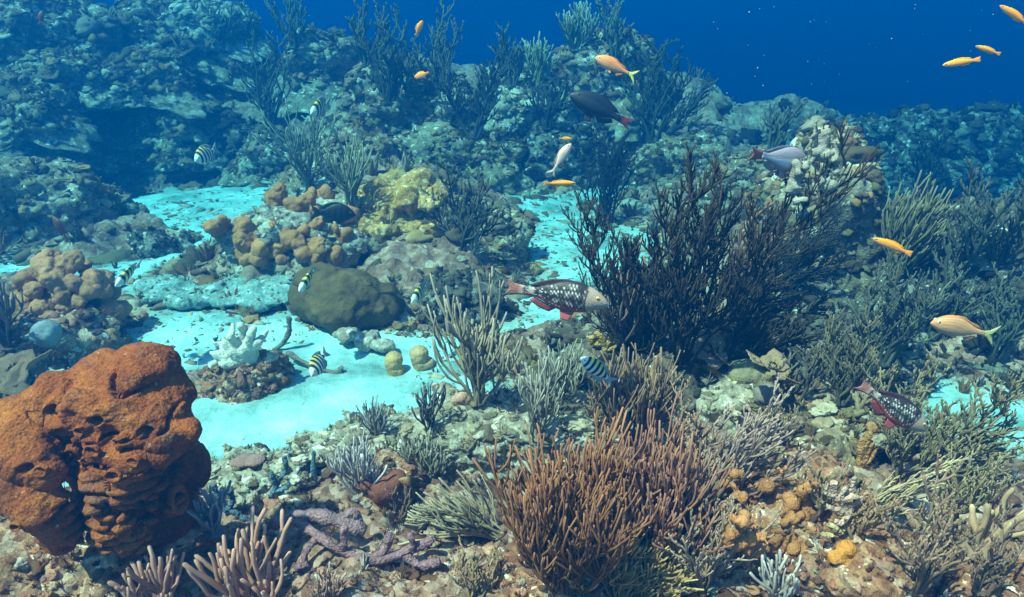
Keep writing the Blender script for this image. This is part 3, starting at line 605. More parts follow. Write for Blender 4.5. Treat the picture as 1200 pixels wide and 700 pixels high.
# (name, label, base px, base py, Y, height px, half width px, colour, tip colour, seed, options)
G_ = [
 ('feather_gorgonian', 'tangled olive tan gorgonian on the bottom edge between the purple ropes and the big plume', 560, 700, 1.68, 60, 50, (0.30, 0.17, 0.09), (0.50, 0.30, 0.17), 91, dict(stems=7, branches=8, twigs=6, r=0.0024, flat=0.8, open_=1.3)),
 ('feather_gorgonian', 'small brown twiggy gorgonian behind the purple ropes, left of the swept plume', 470, 610, 1.95, 45, 35, (0.30, 0.16, 0.11), (0.50, 0.28, 0.20), 92, dict(stems=6, branches=8, twigs=5, r=0.0022, flat=0.8)),
 ('feather_gorgonian', 'short pinkish twiggy gorgonian on the bottom edge left of the purple ropes', 385, 705, 1.62, 45, 40, (0.42, 0.19, 0.14), (0.62, 0.34, 0.26), 93, dict(style='rods', stems=9, branches=4, twigs=1, r=0.0030, flat=0.8)),
 ('feather_gorgonian', 'reddish brown sea fan clump right above the orange sponge patch', 1000, 625, 1.9, 60, 35, (0.34, 0.17, 0.09), (0.56, 0.32, 0.18), 94, dict(stems=6, branches=9, twigs=6, r=0.0024, flat=0.7)),
 ('feather_gorgonian', 'dark brown feathery clump between the lilac bush and the orange tan lump coral', 860, 660, 1.75, 65, 45, (0.22, 0.12, 0.08), (0.40, 0.24, 0.16), 95, dict(stems=7, branches=9, twigs=6, r=0.0026, flat=0.7)),
 ('feather_gorgonian', 'brown gorgonian tuft below the plate corals, left of the spotted diving fish', 905, 520, 2.5, 60, 40, (0.26, 0.15, 0.09), (0.44, 0.28, 0.18), 96, dict(stems=6, branches=9, twigs=6, r=0.0028, flat=0.7)),
 ('feather_gorgonian', 'rust gorgonian tuft at the lower right behind the fat tan rods', 1110, 640, 2.0, 75, 40, (0.32, 0.17, 0.09), (0.54, 0.30, 0.17), 97, dict(stems=6, branches=9, twigs=6, r=0.0026, flat=0.7)),
 ('feather_gorgonian', 'pinkish brown twigs rising between the two rust brown plumes and the striped fish', 700, 500, 2.4, 55, 35, (0.26, 0.14, 0.09), (0.46, 0.27, 0.18), 98, dict(stems=6, branches=9, twigs=6, r=0.0028, flat=0.7)),
 ('dark_gorgonian', 'faint tall gorgonian against the blue, between the upper left reef and the domed head', 345, 55, 9.2, 55, 26, FAR, None, 81, dict(stems=5, branches=9, twigs=6, r=0.008)),
 ('dark_gorgonian', 'faint gorgonian on the crest just right of the domed coral head', 430, 75, 8.6, 60, 28, FAR, None, 82, dict(stems=5, branches=9, twigs=6, r=0.008)),
 ('dark_gorgonian', 'broad dark gorgonian behind the tiny lower yellow orange fish', 455, 120, 7.4, 60, 32, (0.10, 0.09, 0.07), None, 83, dict(stems=6, branches=10, twigs=7, r=0.0075)),
 ('dark_gorgonian', 'small dim gorgonian on the left skyline above the reef slope', 262, 60, 9.2, 50, 26, FAR, None, 84, dict(stems=5, branches=9, twigs=6, r=0.008)),
 ('dark_gorgonian', 'dark bushy gorgonian on the far crest right of the thick black green one', 640, 150, 7.0, 60, 34, (0.09, 0.08, 0.07), None, 85, dict(stems=6, branches=10, twigs=7, r=0.0075)),
 ('dark_gorgonian', 'shadowy gorgonian on the dark right hand ridge', 1085, 220, 6.8, 60, 40, (0.09, 0.08, 0.06), None, 86, dict(stems=6, branches=10, twigs=7, r=0.0075)),
 ('feather_gorgonian', 'reddish brown feather gorgonian between the rust brown plume and the orange crusted boulder', 800, 560, 2.2, 85, 45, (0.36, 0.18, 0.12), (0.56, 0.32, 0.22), 61, dict(stems=7, branches=9, twigs=6, r=0.0028, flat=0.7)),
 ('feather_gorgonian', 'brown feathery gorgonian filling the gap left of the black hollow, bottom right', 960, 600, 2.0, 70, 40, (0.30, 0.17, 0.10), (0.50, 0.32, 0.20), 62, dict(stems=6, branches=9, twigs=6, r=0.0026, flat=0.7)),
 ('feather_gorgonian', 'tan feathery gorgonian at the right edge under the olive clump', 1120, 600, 2.2, 80, 60, (0.36, 0.22, 0.12), (0.56, 0.38, 0.22), 63, dict(stems=8, branches=9, twigs=6, r=0.0026, flat=0.7)),
 ('feather_gorgonian', 'dark brown feathery gorgonian in the bottom right corner', 1150, 690, 1.75, 80, 50, (0.20, 0.11, 0.08), (0.36, 0.22, 0.15), 64, dict(stems=7, branches=9, twigs=6, r=0.0026, flat=0.7)),
 ('olive_gorgonian', 'dark olive gorgonian behind the spotted diving fish', 985, 470, 3.2, 90, 45, (0.13, 0.10, 0.07), (0.24, 0.19, 0.12), 65, dict(stems=8, branches=11, twigs=7, r=0.0034, flat=0.7)),
 ('olive_gorgonian', 'dark olive gorgonian between the right hand tan grunt and the yellow fish', 1090, 400, 3.8, 95, 60, (0.11, 0.09, 0.07), (0.20, 0.16, 0.11), 66, dict(stems=8, branches=11, twigs=7, r=0.0038, flat=0.7)),
 ('olive_gorgonian', 'shadowy blue green gorgonian near the right edge at mid height', 1170, 310, 5.2, 90, 50, (0.10, 0.09, 0.07), None, 67, dict(stems=7, branches=10, twigs=6, r=0.005)),
 ('black_gorgonian', 'black bushy gorgonian whose left twigs touch the snout of the spotted parrotfish', 742, 425, 3.0, 165, 70, DARK, (0.085, 0.058, 0.038), 1, dict(stems=8, branches=14, twigs=11, r=0.0032, flat=0.6, tw_len=0.46)),
 ('black_gorgonian', 'tallest black bushy gorgonian with an open crown, middle one of the dark clump', 800, 425, 3.15, 215, 60, DARK, (0.085, 0.058, 0.038), 71, dict(stems=7, branches=14, twigs=11, r=0.0032, flat=0.6, tw_len=0.46, lean=(0.1, 0, 0))),
 ('black_gorgonian', 'dense low black gorgonian leaning right over the pale sand hole', 855, 420, 3.1, 110, 80, DARK, (0.09, 0.065, 0.045), 2, dict(stems=8, branches=14, twigs=9, r=0.0034, lean=(0.9, 0, 0), flat=0.6, tw_len=0.5, curl=0.8)),
 ('black_gorgonian', 'upper black gorgonian arm stretching right below the blurred grey fish', 885, 350, 3.5, 110, 50, DARK, (0.09, 0.065, 0.045), 72, dict(stems=6, branches=14, twigs=11, r=0.0030, lean=(1.0, 0, 0), flat=0.7, tw_len=0.55, open_=1.3)),
 ('brown_gorgonian', 'slim brown tufted gorgonian leaning up to the blurred grey fish tail', 835, 390, 3.4, 160, 30, (0.10, 0.06, 0.05), (0.32, 0.18, 0.12), 3, dict(stems=3, branches=12, twigs=7, r=0.0046, lean=(0.55, 0, 0), open_=0.4)),
 ('black_gorgonian', 'small black forked gorgonian right under the orange fish trio', 712, 262, 4.2, 95, 42, DARK, None, 4, dict(stems=8, branches=11, twigs=7, r=0.0042, flat=0.5)),
 ('brown_gorgonian', 'brown bristly sea plume in front of the black gorgonian, behind the striped fish', 745, 520, 2.45, 115, 80, (0.24, 0.13, 0.08), (0.42, 0.24, 0.15), 5, dict(style='rods', stems=16, branches=7, twigs=3, r=0.0034, flat=0.7, open_=1.2)),
 ('brown_gorgonian', 'brown upright rods fringing the front of the black gorgonian', 740, 420, 2.85, 120, 50, (0.20, 0.11, 0.08), (0.38, 0.22, 0.15), 6, dict(style='rods', stems=12, branches=4, twigs=2, r=0.0050)),
 ('rust_sea_plume', 'big rust brown sea plume of dense upright rods in the middle foreground', 668, 690, 1.72, 185, 74, (0.19, 0.078, 0.036), (0.43, 0.18, 0.09), 7, dict(style='rods', stems=22, branches=9, twigs=5, r=0.0030, flat=0.9, curl=1.4, open_=0.85, bw=0.30)),
 ('rust_sea_plume', 'brown pink sea plume spreading right behind the big rust brown one', 755, 655, 1.95, 185, 70, (0.25, 0.095, 0.058), (0.48, 0.21, 0.14), 8, dict(style='rods', stems=18, branches=8, twigs=4, r=0.0034, flat=0.9, open_=0.95, bw=0.3)),
 ('rust_sea_plume', 'olive rust sea plume drooping low across the bottom, right of centre', 730, 700, 1.66, 95, 120, (0.36, 0.20, 0.08), (0.58, 0.36, 0.16), 9, dict(style='rods', stems=18, branches=8, twigs=3, r=0.0032, flat=0.6, open_=1.4, lean=(0.6, 0, 0), curl=0.7)),
 ('swept_sea_plume', 'tan sea plume swept flat to the left beside the dusky two toned fish', 585, 625, 2.1, 110, 70, (0.40, 0.28, 0.17), (0.55, 0.40, 0.27), 10, dict(style='rods', stems=12, branches=6, twigs=2, r=0.0032, flat=0.6, open_=0.6, lean=(-1.3, 0, -0.2), curl=1.2)),
 ('pale_sea_rod', 'tall pale tan sea rod cluster standing on the edge of the sand, centre', 560, 470, 2.9, 130, 42, (0.34, 0.23, 0.15), (0.52, 0.39, 0.28), 11, dict(style='rods', stems=11, branches=5, twigs=2, r=0.0046, flat=0.6, open_=0.8)),
 ('pale_sea_rod', 'thin pale grey sea rods right of the tall tan cluster', 628, 515, 2.6, 100, 30, (0.34, 0.26, 0.20), (0.54, 0.44, 0.36), 12, dict(style='rods', stems=7, branches=4, twigs=1, r=0.0040, flat=0.5)),
 ('lilac_sea_rod', 'lilac grey sea rod bush beside the dusky two toned fish', 420, 580, 2.15, 80, 48, (0.48, 0.34, 0.34), (0.70, 0.56, 0.55), 13, dict(style='rods', stems=10, branches=4, twigs=1, r=0.0036, flat=0.8, open_=1.3)),
 ('fat_sea_rod', 'row of fat pinkish brown sea rods at the bottom, right of the orange sponge', 300, 715, 1.62, 110, 80, (0.50, 0.20, 0.13), (0.72, 0.36, 0.26), 14, dict(style='rods', stems=14, branches=3, twigs=0, r=0.0068, flat=0.8, open_=1.1)),
 ('fat_sea_rod', 'purplish sea rods in the bottom left, under the orange sponge', 185, 715, 1.64, 85, 60, (0.44, 0.18, 0.13), (0.64, 0.32, 0.24), 15, dict(style='rods', stems=10, branches=3, twigs=0, r=0.0062, flat=0.8, open_=1.1)),
 ('fat_sea_rod', 'bluish purple sea rods in the gap between the sponge and the purple ropes', 250, 620, 1.95, 60, 35, (0.28, 0.22, 0.28), (0.48, 0.40, 0.44), 16, dict(style='rods', stems=7, branches=3, twigs=0, r=0.005, flat=0.8)),
 ('dark_sea_rod', 'little dark sprig of sea rods standing on the sand edge, left of centre', 503, 500, 2.75, 60, 20, (0.12, 0.10, 0.09), (0.26, 0.22, 0.20), 17, dict(style='rods', stems=6, branches=4, twigs=1, r=0.0036)),
 ('dark_sea_rod', 'dim sprig of twigs between the lilac bush and the sand', 440, 510, 2.6, 50, 35, (0.28, 0.22, 0.22), (0.46, 0.40, 0.38), 18, dict(style='rods', stems=7, branches=4, twigs=1, r=0.0032)),
 ('dark_sea_rod', 'low brown twiggy gorgonian behind the tan swept plume', 500, 560, 2.35, 60, 50, (0.32, 0.24, 0.17), (0.48, 0.38, 0.28), 19, dict(style='rods', stems=9, branches=5, twigs=2, r=0.003, flat=0.7)),
 ('grey_sea_whip', 'grey green upright sea whips, left one of the pair above the tan lobed coral', 362, 222, 5.3, 95, 26, (0.26, 0.24, 0.16), (0.40, 0.38, 0.26), 20, dict(style='rods', stems=9, branches=3, twigs=1, r=0.006, open_=0.5)),
 ('grey_sea_whip', 'grey green upright sea whips, right one of the pair above the tan lobed coral', 410, 240, 5.1, 75, 28, (0.26, 0.23, 0.14), (0.42, 0.38, 0.24), 21, dict(style='rods', stems=9, branches=3, twigs=1, r=0.006, open_=0.5)),
 ('dark_gorgonian', 'dark feathery gorgonian growing on the right shoulder of the yellow coral', 540, 290, 4.4, 90, 48, (0.09, 0.07, 0.06), (0.18, 0.14, 0.10), 22, dict(stems=6, branches=10, twigs=7, r=0.005)),
 ('dark_gorgonian', 'small dark gorgonian reaching right over the sand beside the yellow coral', 555, 280, 4.5, 55, 28, (0.14, 0.11, 0.08), None, 23, dict(stems=4, branches=8, twigs=5, r=0.0045, lean=(0.7, 0, 0))),
 ('dark_gorgonian', 'hazy dark gorgonian below the upper hanging yellow fish', 480, 105, 7.4, 75, 35, FAR, None, 24, dict(stems=4, branches=9, twigs=6, r=0.008)),
 ('dark_gorgonian', 'hazy dark gorgonian right of the two hanging yellow fish', 515, 100, 7.6, 75, 32, FAR, None, 25, dict(stems=4, branches=9, twigs=6, r=0.008)),
 ('dark_gorgonian', 'thick black green gorgonian in the middle of the far reef', 555, 160, 6.5, 90, 50, (0.08, 0.07, 0.06), None, 26, dict(stems=6, branches=11, twigs=7, r=0.0075)),
 ('dark_gorgonian', 'dark gorgonian on the far crest left of the pale tuft', 600, 100, 7.4, 50, 30, FAR, None, 27, dict(stems=4, branches=9, twigs=6, r=0.008)),
 ('pale_gorgonian', 'pale green tuft of gorgonian standing on the far crest, centre top', 632, 100, 7.2, 45, 24, (0.36, 0.34, 0.16), (0.56, 0.52, 0.28), 28, dict(style='rods', stems=9, branches=5, twigs=2, r=0.007)),
 ('pale_gorgonian', 'pale gorgonian fringe at the very top above the striped grunt', 675, 58, 8.0, 48, 40, (0.34, 0.32, 0.20), (0.50, 0.48, 0.34), 29, dict(style='rods', stems=9, branches=5, twigs=2, r=0.008)),
 ('dark_gorgonian', 'hazy gorgonian right of the pale fringe on the far crest', 720, 70, 8.0, 60, 30, FAR, (0.24, 0.24, 0.16), 30, dict(stems=4, branches=9, twigs=5, r=0.008)),
 ('dark_gorgonian', 'wide dark gorgonian against open blue water, right of the striped grunt', 765, 165, 6.6, 90, 50, (0.08, 0.08, 0.06), None, 31, dict(stems=7, branches=11, twigs=7, r=0.0075)),
 ('dark_gorgonian', 'dark gorgonian arm reaching right into the open blue water', 785, 155, 6.8, 75, 24, (0.10, 0.09, 0.07), None, 32, dict(stems=3, branches=9, twigs=6, r=0.0075, lean=(0.7, 0, 0))),
 ('olive_gorgonian', 'tall olive tan gorgonian with long whips behind the right hand yellow fish', 1045, 330, 4.4, 110, 60, (0.15, 0.11, 0.06), (0.32, 0.24, 0.13), 33, dict(style='rods', stems=13, branches=6, twigs=3, r=0.0052, lean=(0.25, 0, 0))),
 ('olive_gorgonian', 'shadowed gorgonian at the right beyond the olive whips', 1115, 330, 5.0, 110, 45, (0.13, 0.12, 0.09), None, 34, dict(stems=6, branches=10, twigs=6, r=0.006)),
 ('olive_gorgonian', 'dim gorgonian below the right hand yellow fish', 1035, 425, 3.9, 105, 55, (0.11, 0.10, 0.08), (0.20, 0.17, 0.12), 35, dict(stems=7, branches=10, twigs=7, r=0.0045)),
 ('olive_gorgonian', 'large feathery olive gorgonian sweeping right under the right hand tan grunt', 1060, 560, 2.55, 130, 110, (0.20, 0.13, 0.07), (0.38, 0.27, 0.15), 36, dict(stems=10, branches=13, twigs=9, r=0.0030, lean=(0.5, 0, 0), flat=0.7, curl=0.7, open_=1.3)),
 ('olive_gorgonian', 'olive brown gorgonian standing at the right, left half of the feathery clump', 1050, 540, 2.7, 120, 50, (0.26, 0.17, 0.09), (0.46, 0.32, 0.18), 37, dict(stems=6, branches=10, twigs=6, r=0.0038, flat=0.6)),
 ('net_gorgonian', 'thin tan gorgonian lying nearly level at the lower right', 1005, 605, 2.05, 105, 25, (0.50, 0.33, 0.18), (0.66, 0.48, 0.30), 38, dict(stems=5, branches=9, twigs=5, r=0.0022, lean=(1.6, 0, -0.3), curl=1.6, open_=0.3)),
 ('feather_gorgonian', 'purplish brown feather gorgonian leaning right at the centre of the lower right', 825, 585, 2.1, 130, 55, (0.34, 0.20, 0.16), (0.54, 0.36, 0.30), 39, dict(stems=7, branches=9, twigs=5, r=0.0032, lean=(0.4, 0, 0))),
 ('feather_gorgonian', 'soft brown feather gorgonian at the bottom, right of the rust brown plume', 820, 690, 1.72, 130, 55, (0.36, 0.20, 0.14), (0.56, 0.36, 0.26), 40, dict(stems=7, branches=9, twigs=5, r=0.0030, lean=(0.15, 0, 0))),
 ('feather_gorgonian', 'upright pink brown sprig above the orange crusted boulder', 868, 545, 2.3, 75, 22, PINK, (0.62, 0.40, 0.34), 41, dict(stems=4, branches=7, twigs=4, r=0.0034)),
 ('lilac_sea_rod', 'pale lilac sea rod bush on the bottom edge, left of the black hollow', 915, 712, 1.66, 80, 40, (0.52, 0.38, 0.34), (0.74, 0.60, 0.54), 42, dict(style='rods', stems=10, branches=3, twigs=0, r=0.0040, flat=0.8, open_=1.2)),
 ('feather_gorgonian', 'dusky brown feather gorgonian in the bottom right beside the black hollow', 1075, 690, 1.78, 110, 55, (0.24, 0.13, 0.09), (0.44, 0.27, 0.18), 43, dict(stems=7, branches=9, twigs=6, r=0.0028, lean=(0.3, 0, 0))),
 ('fat_sea_rod', 'fat tan sea rods at the right edge near the bottom', 1150, 640, 2.0, 70, 50, (0.46, 0.27, 0.16), (0.70, 0.42, 0.25), 44, dict(style='rods', stems=6, branches=1, twigs=0, r=0.0085, lean=(0.4, 0, 0), flat=0.8, open_=1.6)),
 ('dark_sea_rod', 'dark brown sea rods at the left edge beside the brown lobed coral', 10, 405, 3.2, 105, 24, (0.20, 0.10, 0.08), (0.34, 0.20, 0.16), 45, dict(style='rods', stems=8, branches=4, twigs=1, r=0.0060)),
 ('dark_gorgonian', 'blurred far gorgonian against the blue at the upper left', 300, 85, 9.0, 60, 30, (0.20, 0.19, 0.12), None, 46, dict(stems=5, branches=9, twigs=5, r=0.009)),
 ('dark_gorgonian', 'dim far gorgonian drooping on the left slope', 318, 155, 7.4, 90, 24, (0.14, 0.13, 0.09), None, 47, dict(stems=5, branches=9, twigs=5, r=0.008)),
 ('olive_gorgonian', 'short tan tufted gorgonian left of the right hand tan grunt', 1010, 480, 3.0, 60, 26, (0.42, 0.28, 0.16), (0.60, 0.44, 0.28), 48, dict(stems=4, branches=8, twigs=5, r=0.005)),
 ('dark_gorgonian', 'hazy gorgonian under the blurred grey fish at the far right ridge', 905, 175, 6.6, 50, 32, FAR, None, 49, dict(stems=5, branches=8, twigs=5, r=0.007)),
 ('olive_gorgonian', 'dim bushy gorgonian at the right edge behind the right hand tan grunt', 1165, 420, 3.6, 100, 50, (0.12, 0.10, 0.07), (0.20, 0.17, 0.12), 50, dict(stems=7, branches=10, twigs=6, r=0.0045)),
 ('brown_gorgonian', 'thin dark gorgonian tips over the dark rock left of the pale sand hole', 930, 470, 2.9, 80, 40, (0.14, 0.10, 0.08), (0.24, 0.18, 0.13), 51, dict(stems=5, branches=8, twigs=5, r=0.0036)),
 ('pale_gorgonian', 'sandy coloured twiggy gorgonian below the spotted parrotfish', 655, 470, 2.8, 70, 45, (0.30, 0.25, 0.18), (0.5, 0.43, 0.33), 52, dict(style='rods', stems=8, branches=5, twigs=2, r=0.003, flat=0.6)),
]
def hit(px, py, Y=None):
    """first surface met through a pixel (or a point beyond the frame's edge, on the seabed)"""
    d = Vector(ray(px, py)).normalized()
    ok, loc, n, i, o, m_ = scn.ray_cast(bpy.context.view_layer.depsgraph, Vector(CAM) + d * 0.3, d)
    return np.array(loc) if ok else at(px, py, Y or 9)
bpy.context.view_layer.update()
_bases = [hit(g_[2], g_[3], g_[4]) for g_ in G_]
for (nm, lb, bx, by, Y, hp, wp, c, tp, sd_, kw), base in zip(G_, _bases):
    Y = base[1]; H = pxsize(hp, Y) / cp * 1.20; Wd = pxsize(wp, Y) * 1.05
    kw = dict(kw); kw.setdefault('lean', (0, 0, 0)); kw['lean'] = tuple(kw['lean'][:2]) + (0,)
    kw['r'] = kw.get('r', .005) * 1.15
    gorgonian(nm, lb, 'gorgonian', base - np.array([0, 0, 0.01]), c, sd_, dict(H=H, W=Wd, **kw), tp)

# ------------------------------------------------------------------ fleshy solids: union of balls, voxel remeshed, then roughened
def fuse(balls, voxel, smooth_n=4):
    """balls: list of (centre, radii(3) or r) -> V, triangles of their fused skin"""
    A = Acc(); V0, F0 = ico(3)
    for c, r in balls: A.add(V0 * np.array(r if np.ndim(r) else (r, r, r)) + np.array(c), F0)
    me = bpy.data.meshes.new('tmp'); V = np.concatenate(A.V); F = np.concatenate(A.T)
    me.from_pydata(V.tolist(), [], F.tolist()); o = bpy.data.objects.new('tmp', me); col.objects.link(o)
    m = o.modifiers.new('r', 'REMESH'); m.mode = 'VOXEL'; m.voxel_size = voxel
    if smooth_n: s = o.modifiers.new('s', 'SMOOTH'); s.factor = 0.6; s.iterations = smooth_n
    dg = bpy.context.evaluated_depsgraph_get(); ev = o.evaluated_get(dg).to_mesh(); ev.calc_loop_triangles()
    n = len(ev.vertices); V = np.empty(n * 3, dtype=np.float32); ev.vertices.foreach_get('co', V)
    T = np.empty(len(ev.loop_triangles) * 3, dtype=np.int32); ev.loop_triangles.foreach_get('vertices', T)
    bpy.data.objects.remove(o); bpy.data.meshes.remove(me)
    return V.reshape(-1, 3).astype(float), T.reshape(-1, 3)
def chain(pts, rads, step=0.35):
    pts = np.array(pts, float); out = []
    for i in range(len(pts) - 1):
        L = np.linalg.norm(pts[i + 1] - pts[i]); n = max(2, int(L / (step * min(rads[i], rads[i + 1]))))
        for k in range(n): f = k / n; out.append((pts[i] * (1 - f) + pts[i + 1] * f, rads[i] * (1 - f) + rads[i + 1] * f))
    out.append((pts[-1], rads[-1])); return out
def rough(V, F, items, seed=0):
    Nn = vnormals(V, F); d = 0
    for kind, fr, am in items:
        d = d + (am * fbm(V + seed, fr, 3, seed) if kind == 'f' else am * (0.55 - worley(V + seed, fr, seed)))
    return V + Nn * np.asarray(d)[:, None]

M_sponge = None
def sponge_material():
    m, nt, b = mat_new('rust_sponge_skin')
    n1 = noise(nt, 7, 5, 0.6); n2 = noise(nt, 150, 4, 0.75, off=2); n3 = noise(nt, 40, 4, 0.7, off=6)
    c = ramp(nt, n1, [(0.3, (0.13, 0.028, 0.008)), (0.5, (0.32, 0.076, 0.013)), (0.7, (0.46, 0.140, 0.022))])
    c = mix(nt, ramp(nt, noise(nt, 12, 5, 0.7, off=11), [(0.56, (0, 0, 0)), (0.70, (0.6, 0.6, 0.6))]), c, (0.26, 0.13, 0.07)); c = mix(nt, 0.75, c, ramp(nt, n2, [(0.36, (0.28, 0.24, 0.22)), (0.58, (1, 1, 1))]), 'MULTIPLY')
    sc = ramp(nt, n3, [(0.66, (0, 0, 0)), (0.72, (1, 1, 1))]); c = mix(nt, sc, c, (0.55, 0.30, 0.20))
    nt.links.new(c, b.inputs['Base Color']); b.inputs['Roughness'].default_value = 0.85; b.inputs['Specular IOR Level'].default_value = 0.2
    bump(nt, b, [(n2, 0.7, 0.006), (n3, 0.6, 0.008), (voro(nt, 130), 0.5, 0.005)]); return m

def big_sponge():
    """stands on the left foreground rock; local frame: x right, y away, z up, metres"""
    base = hit(152, 630); D = base[1]; k = pxsize(1, D, 0.45) * .96      # metres per photo pixel there
    # photo-pixel layout turned into local metres, origin at the foot
    def p(x, y, dy=0.0): return ((x - 125) * k * .94, dy, (625 - y) * k * 1.15 - dy * 0.55 + .01)
    B = []
    # cap: broad rounded crown with bulges
    for x, y, dy, rx, ry, rz in [(140, 452, .04, 72, 70, 42), (185, 470, .02, 44, 55, 40), (122, 450, .05, 46, 56, 32), (165, 425, .06, 40, 50, 26), (82, 474, .05, 34, 46, 26), (205, 490, 0, 32, 40, 26),
                                 (150, 500, .06, 68, 60, 40), (120, 560, .12, 58, 55, 60), (145, 600, .10, 46, 50, 45), (170, 545, .12, 42, 50, 40), (100, 605, .11, 48, 50, 30), (80, 528, .07, 36, 40, 58), (88, 565, .03, 24, 30, 34), (92, 595, .03, 24, 30, 30), (76, 572, .04, 22, 30, 34), (105, 500, .08, 42, 45, 40)]:
        B.append((p(x, y, dy), (rx * k, ry * k, rz * k)))
    # left fold: a thick curtain that swings out, down and curls under
    fold = [(88, 462, .02), (62, 482, -.02), (42, 510, -.05), (38, 540, -.07), (52, 556, -.11), (76, 572, -.14), (84, 596, -.13), (72, 610, -.11)]
    B += chain([p(*f) for f in fold], [22 * k, 22 * k, 22 * k, 25 * k, 27 * k, 25 * k, 21 * k, 17 * k])
    B += chain([p(112, 442, .03), p(80, 452, .02), p(50, 468, .01), p(34, 492, -.02)], [28 * k, 26 * k, 24 * k, 22 * k])
    B += chain([p(30, 480, -.03), p(55, 510, -.08), p(85, 535, -.11)], [24 * k, 26 * k, 20 * k])
    # brow ridge across the crown front, above a hollow
    B += chain([p(95, 478, -.05), p(125, 458, -.07), p(160, 470, -.08), p(195, 480, -.07), p(222, 495, -.05)], [16 * k, 18 * k, 17 * k, 17 * k, 14 * k])
    B += chain([p(205, 490, -.04), p(232, 492, -.04), p(244, 491, -.04)], [18 * k, 12 * k, 10 * k])      # stub on the right
    # wavy shelves below
    g = np.random.default_rng(3)
    for y0, x0, x1, r in [(502, 118, 222, 7.5), (518, 122, 218, 7), (533, 128, 206, 6.5), (547, 112, 204, 7), (561, 116, 196, 6.5), (575, 108, 200, 7), (589, 116, 188, 6.5), (602, 112, 182, 6.5), (616, 105, 178, 6.5), (630, 110, 172, 6.5)]:
        xs = np.linspace(x0, x1, 6); pts = [p(x, y0 + 5 * math.sin(x * 0.09 + y0) + g.normal() * 2, -.085 - 0.045 * math.sin((x - x0) / (x1 - x0) * 3.1) + g.normal() * .006) for x in xs]
        B += chain(pts, [r * k * v for v in (0.6, 1.0, 1.2, 1.1, 0.9, 0.55)], 0.4)
    for x, y in [(104, 525), (98, 512), (112, 540), (155, 488), (180, 500), (105, 590)]: B.append((p(x, y, -.05), (11 * k, 14 * k, 7 * k)))
    # tube to the right
    B += chain([p(185, 590, .0), p(205, 582, -.04), p(217, 574, -.06)], [15 * k, 12 * k, 11 * k])
    V, F = fuse(B, 0.0045, 2)
    V = rough(V, F, [('f', 6, .024), ('w', 13, .014), ('f', 45, .004), ('w', 95, .0035)], 3)
    # winding creases
    Vw = V + .03 * np.stack([vnoise(V * 9, 31), vnoise(V * 9, 32), vnoise(V * 9, 33)], 1)
    cr = smooth(.16, .0, np.abs(vnoise(Vw * np.array([6.0, 6.0, 11.0]) + 4, 34))) * smooth(.05, -.02, V[:, 1]) * smooth(-45 * k, -20 * k, V[:, 0])
    V = V - vnormals(V, F) * (.020 * cr)[:, None]
    # pits and slots pressed into the front
    for x, y, dy, r, dpt in [(152, 482, -.13, 9, .03), (205, 492, -.11, 9, .03), (165, 505, -.13, 13, .04), (90, 480, -.1, 16, .05), (75, 515, -.1, 8, .03), (130, 505, -.1, 12, .03)]:
        c = np.array(p(x, y, dy)); d = np.hypot((V[:, 0] - c[0]), (V[:, 2] - c[2]) * 1.6) / (r * k)
        f = (d < 1.0) & (V[:, 1] < 0.02); V[f, 1] += (dpt * (1 - d[f] ** 2)) * 1.3
    gm = smooth(.62, .50, V[:, 2] / (225 * k)) * smooth(-30 * k, -8 * k, V[:, 0]) * smooth(.03, -.04, V[:, 1])
    wv = 1.6 * vnoise(V * np.array([9, 9, 3]), 5); V = V + vnormals(V, F) * (0.028 * gm * (np.abs(np.sin(V[:, 2] / (13 * k) * np.pi + wv)) - .55))[:, None]
    t = thing('barrel_sponge', 'huge rust orange sponge with thick folds and wavy shelves, bottom left foreground', 'sponge', base)
    global M_sponge; M_sponge = sponge_material()
    mk('body', V, F, M_sponge, t)
    # rimmed openings on the front of the crown
    for x, y, rr in [(150, 482, 8), (203, 494, 7), (168, 508, 9), (95, 500, 8), (128, 470, 6), (60, 560, 6)]:
        c0 = np.array(p(x, y, -.05)); near = np.nonzero((abs(V[:, 0] - c0[0]) < .012) & (abs(V[:, 2] - c0[2]) < .02))[0]
        if not len(near): continue
        v0 = V[near[np.argmin(V[near, 1])]]; na = 20; th = np.arange(na) / na * 2 * np.pi; rg = []
        for q_, d_ in [(1.15, .006), (1.1, -.004), (.9, -.008), (.7, -.002), (.55, .012)]:
            rg.append(np.stack([v0[0] + np.cos(th) * rr * k * q_, v0[1] + np.full(na, d_) - .002 + np.sin(th) * .003, v0[2] + np.sin(th) * rr * k * .75 * q_], 1))
        W = np.concatenate(rg); Fq = np.array([(i * na + j, i * na + (j + 1) % na, (i + 1) * na + (j + 1) % na, (i + 1) * na + j) for i in range(4) for j in range(na)])
        W = W + .004 * np.stack([vnoise(W * 60, 1), vnoise(W * 60, 2), vnoise(W * 60, 3)], 1); mk('pore_rim', W, Fq, M_sponge, t)
    # open round mouth of the tube
    c = np.array(p(222, 571, -.075)); na = 28; th = np.arange(na) / na * 2 * np.pi; rings = []
    for rr, dx in [(12, -.030), (15, -.008), (16, .004), (14, .010), (10, .006), (6, -.004), (3, -.018), (0.5, -.022)]:
        rings.append(np.stack([np.full(na, dx) + np.cos(th) * 4 * k, -dx * 0.9 + np.cos(th) * rr * k * .75, np.sin(th) * rr * k * 1.25], 1))
    V = np.concatenate(rings) + c; F = [(i * na + j, i * na + (j + 1) % na, (i + 1) * na + (j + 1) % na, (i + 1) * na + j) for i in range(len(rings) - 1) for j in range(na)]
    mk('mouth', rough(V, np.array(F)[:, :3], [('f', 40, .0015)]), np.array(F), M_sponge, t)
    return k, base, p
big_sponge()

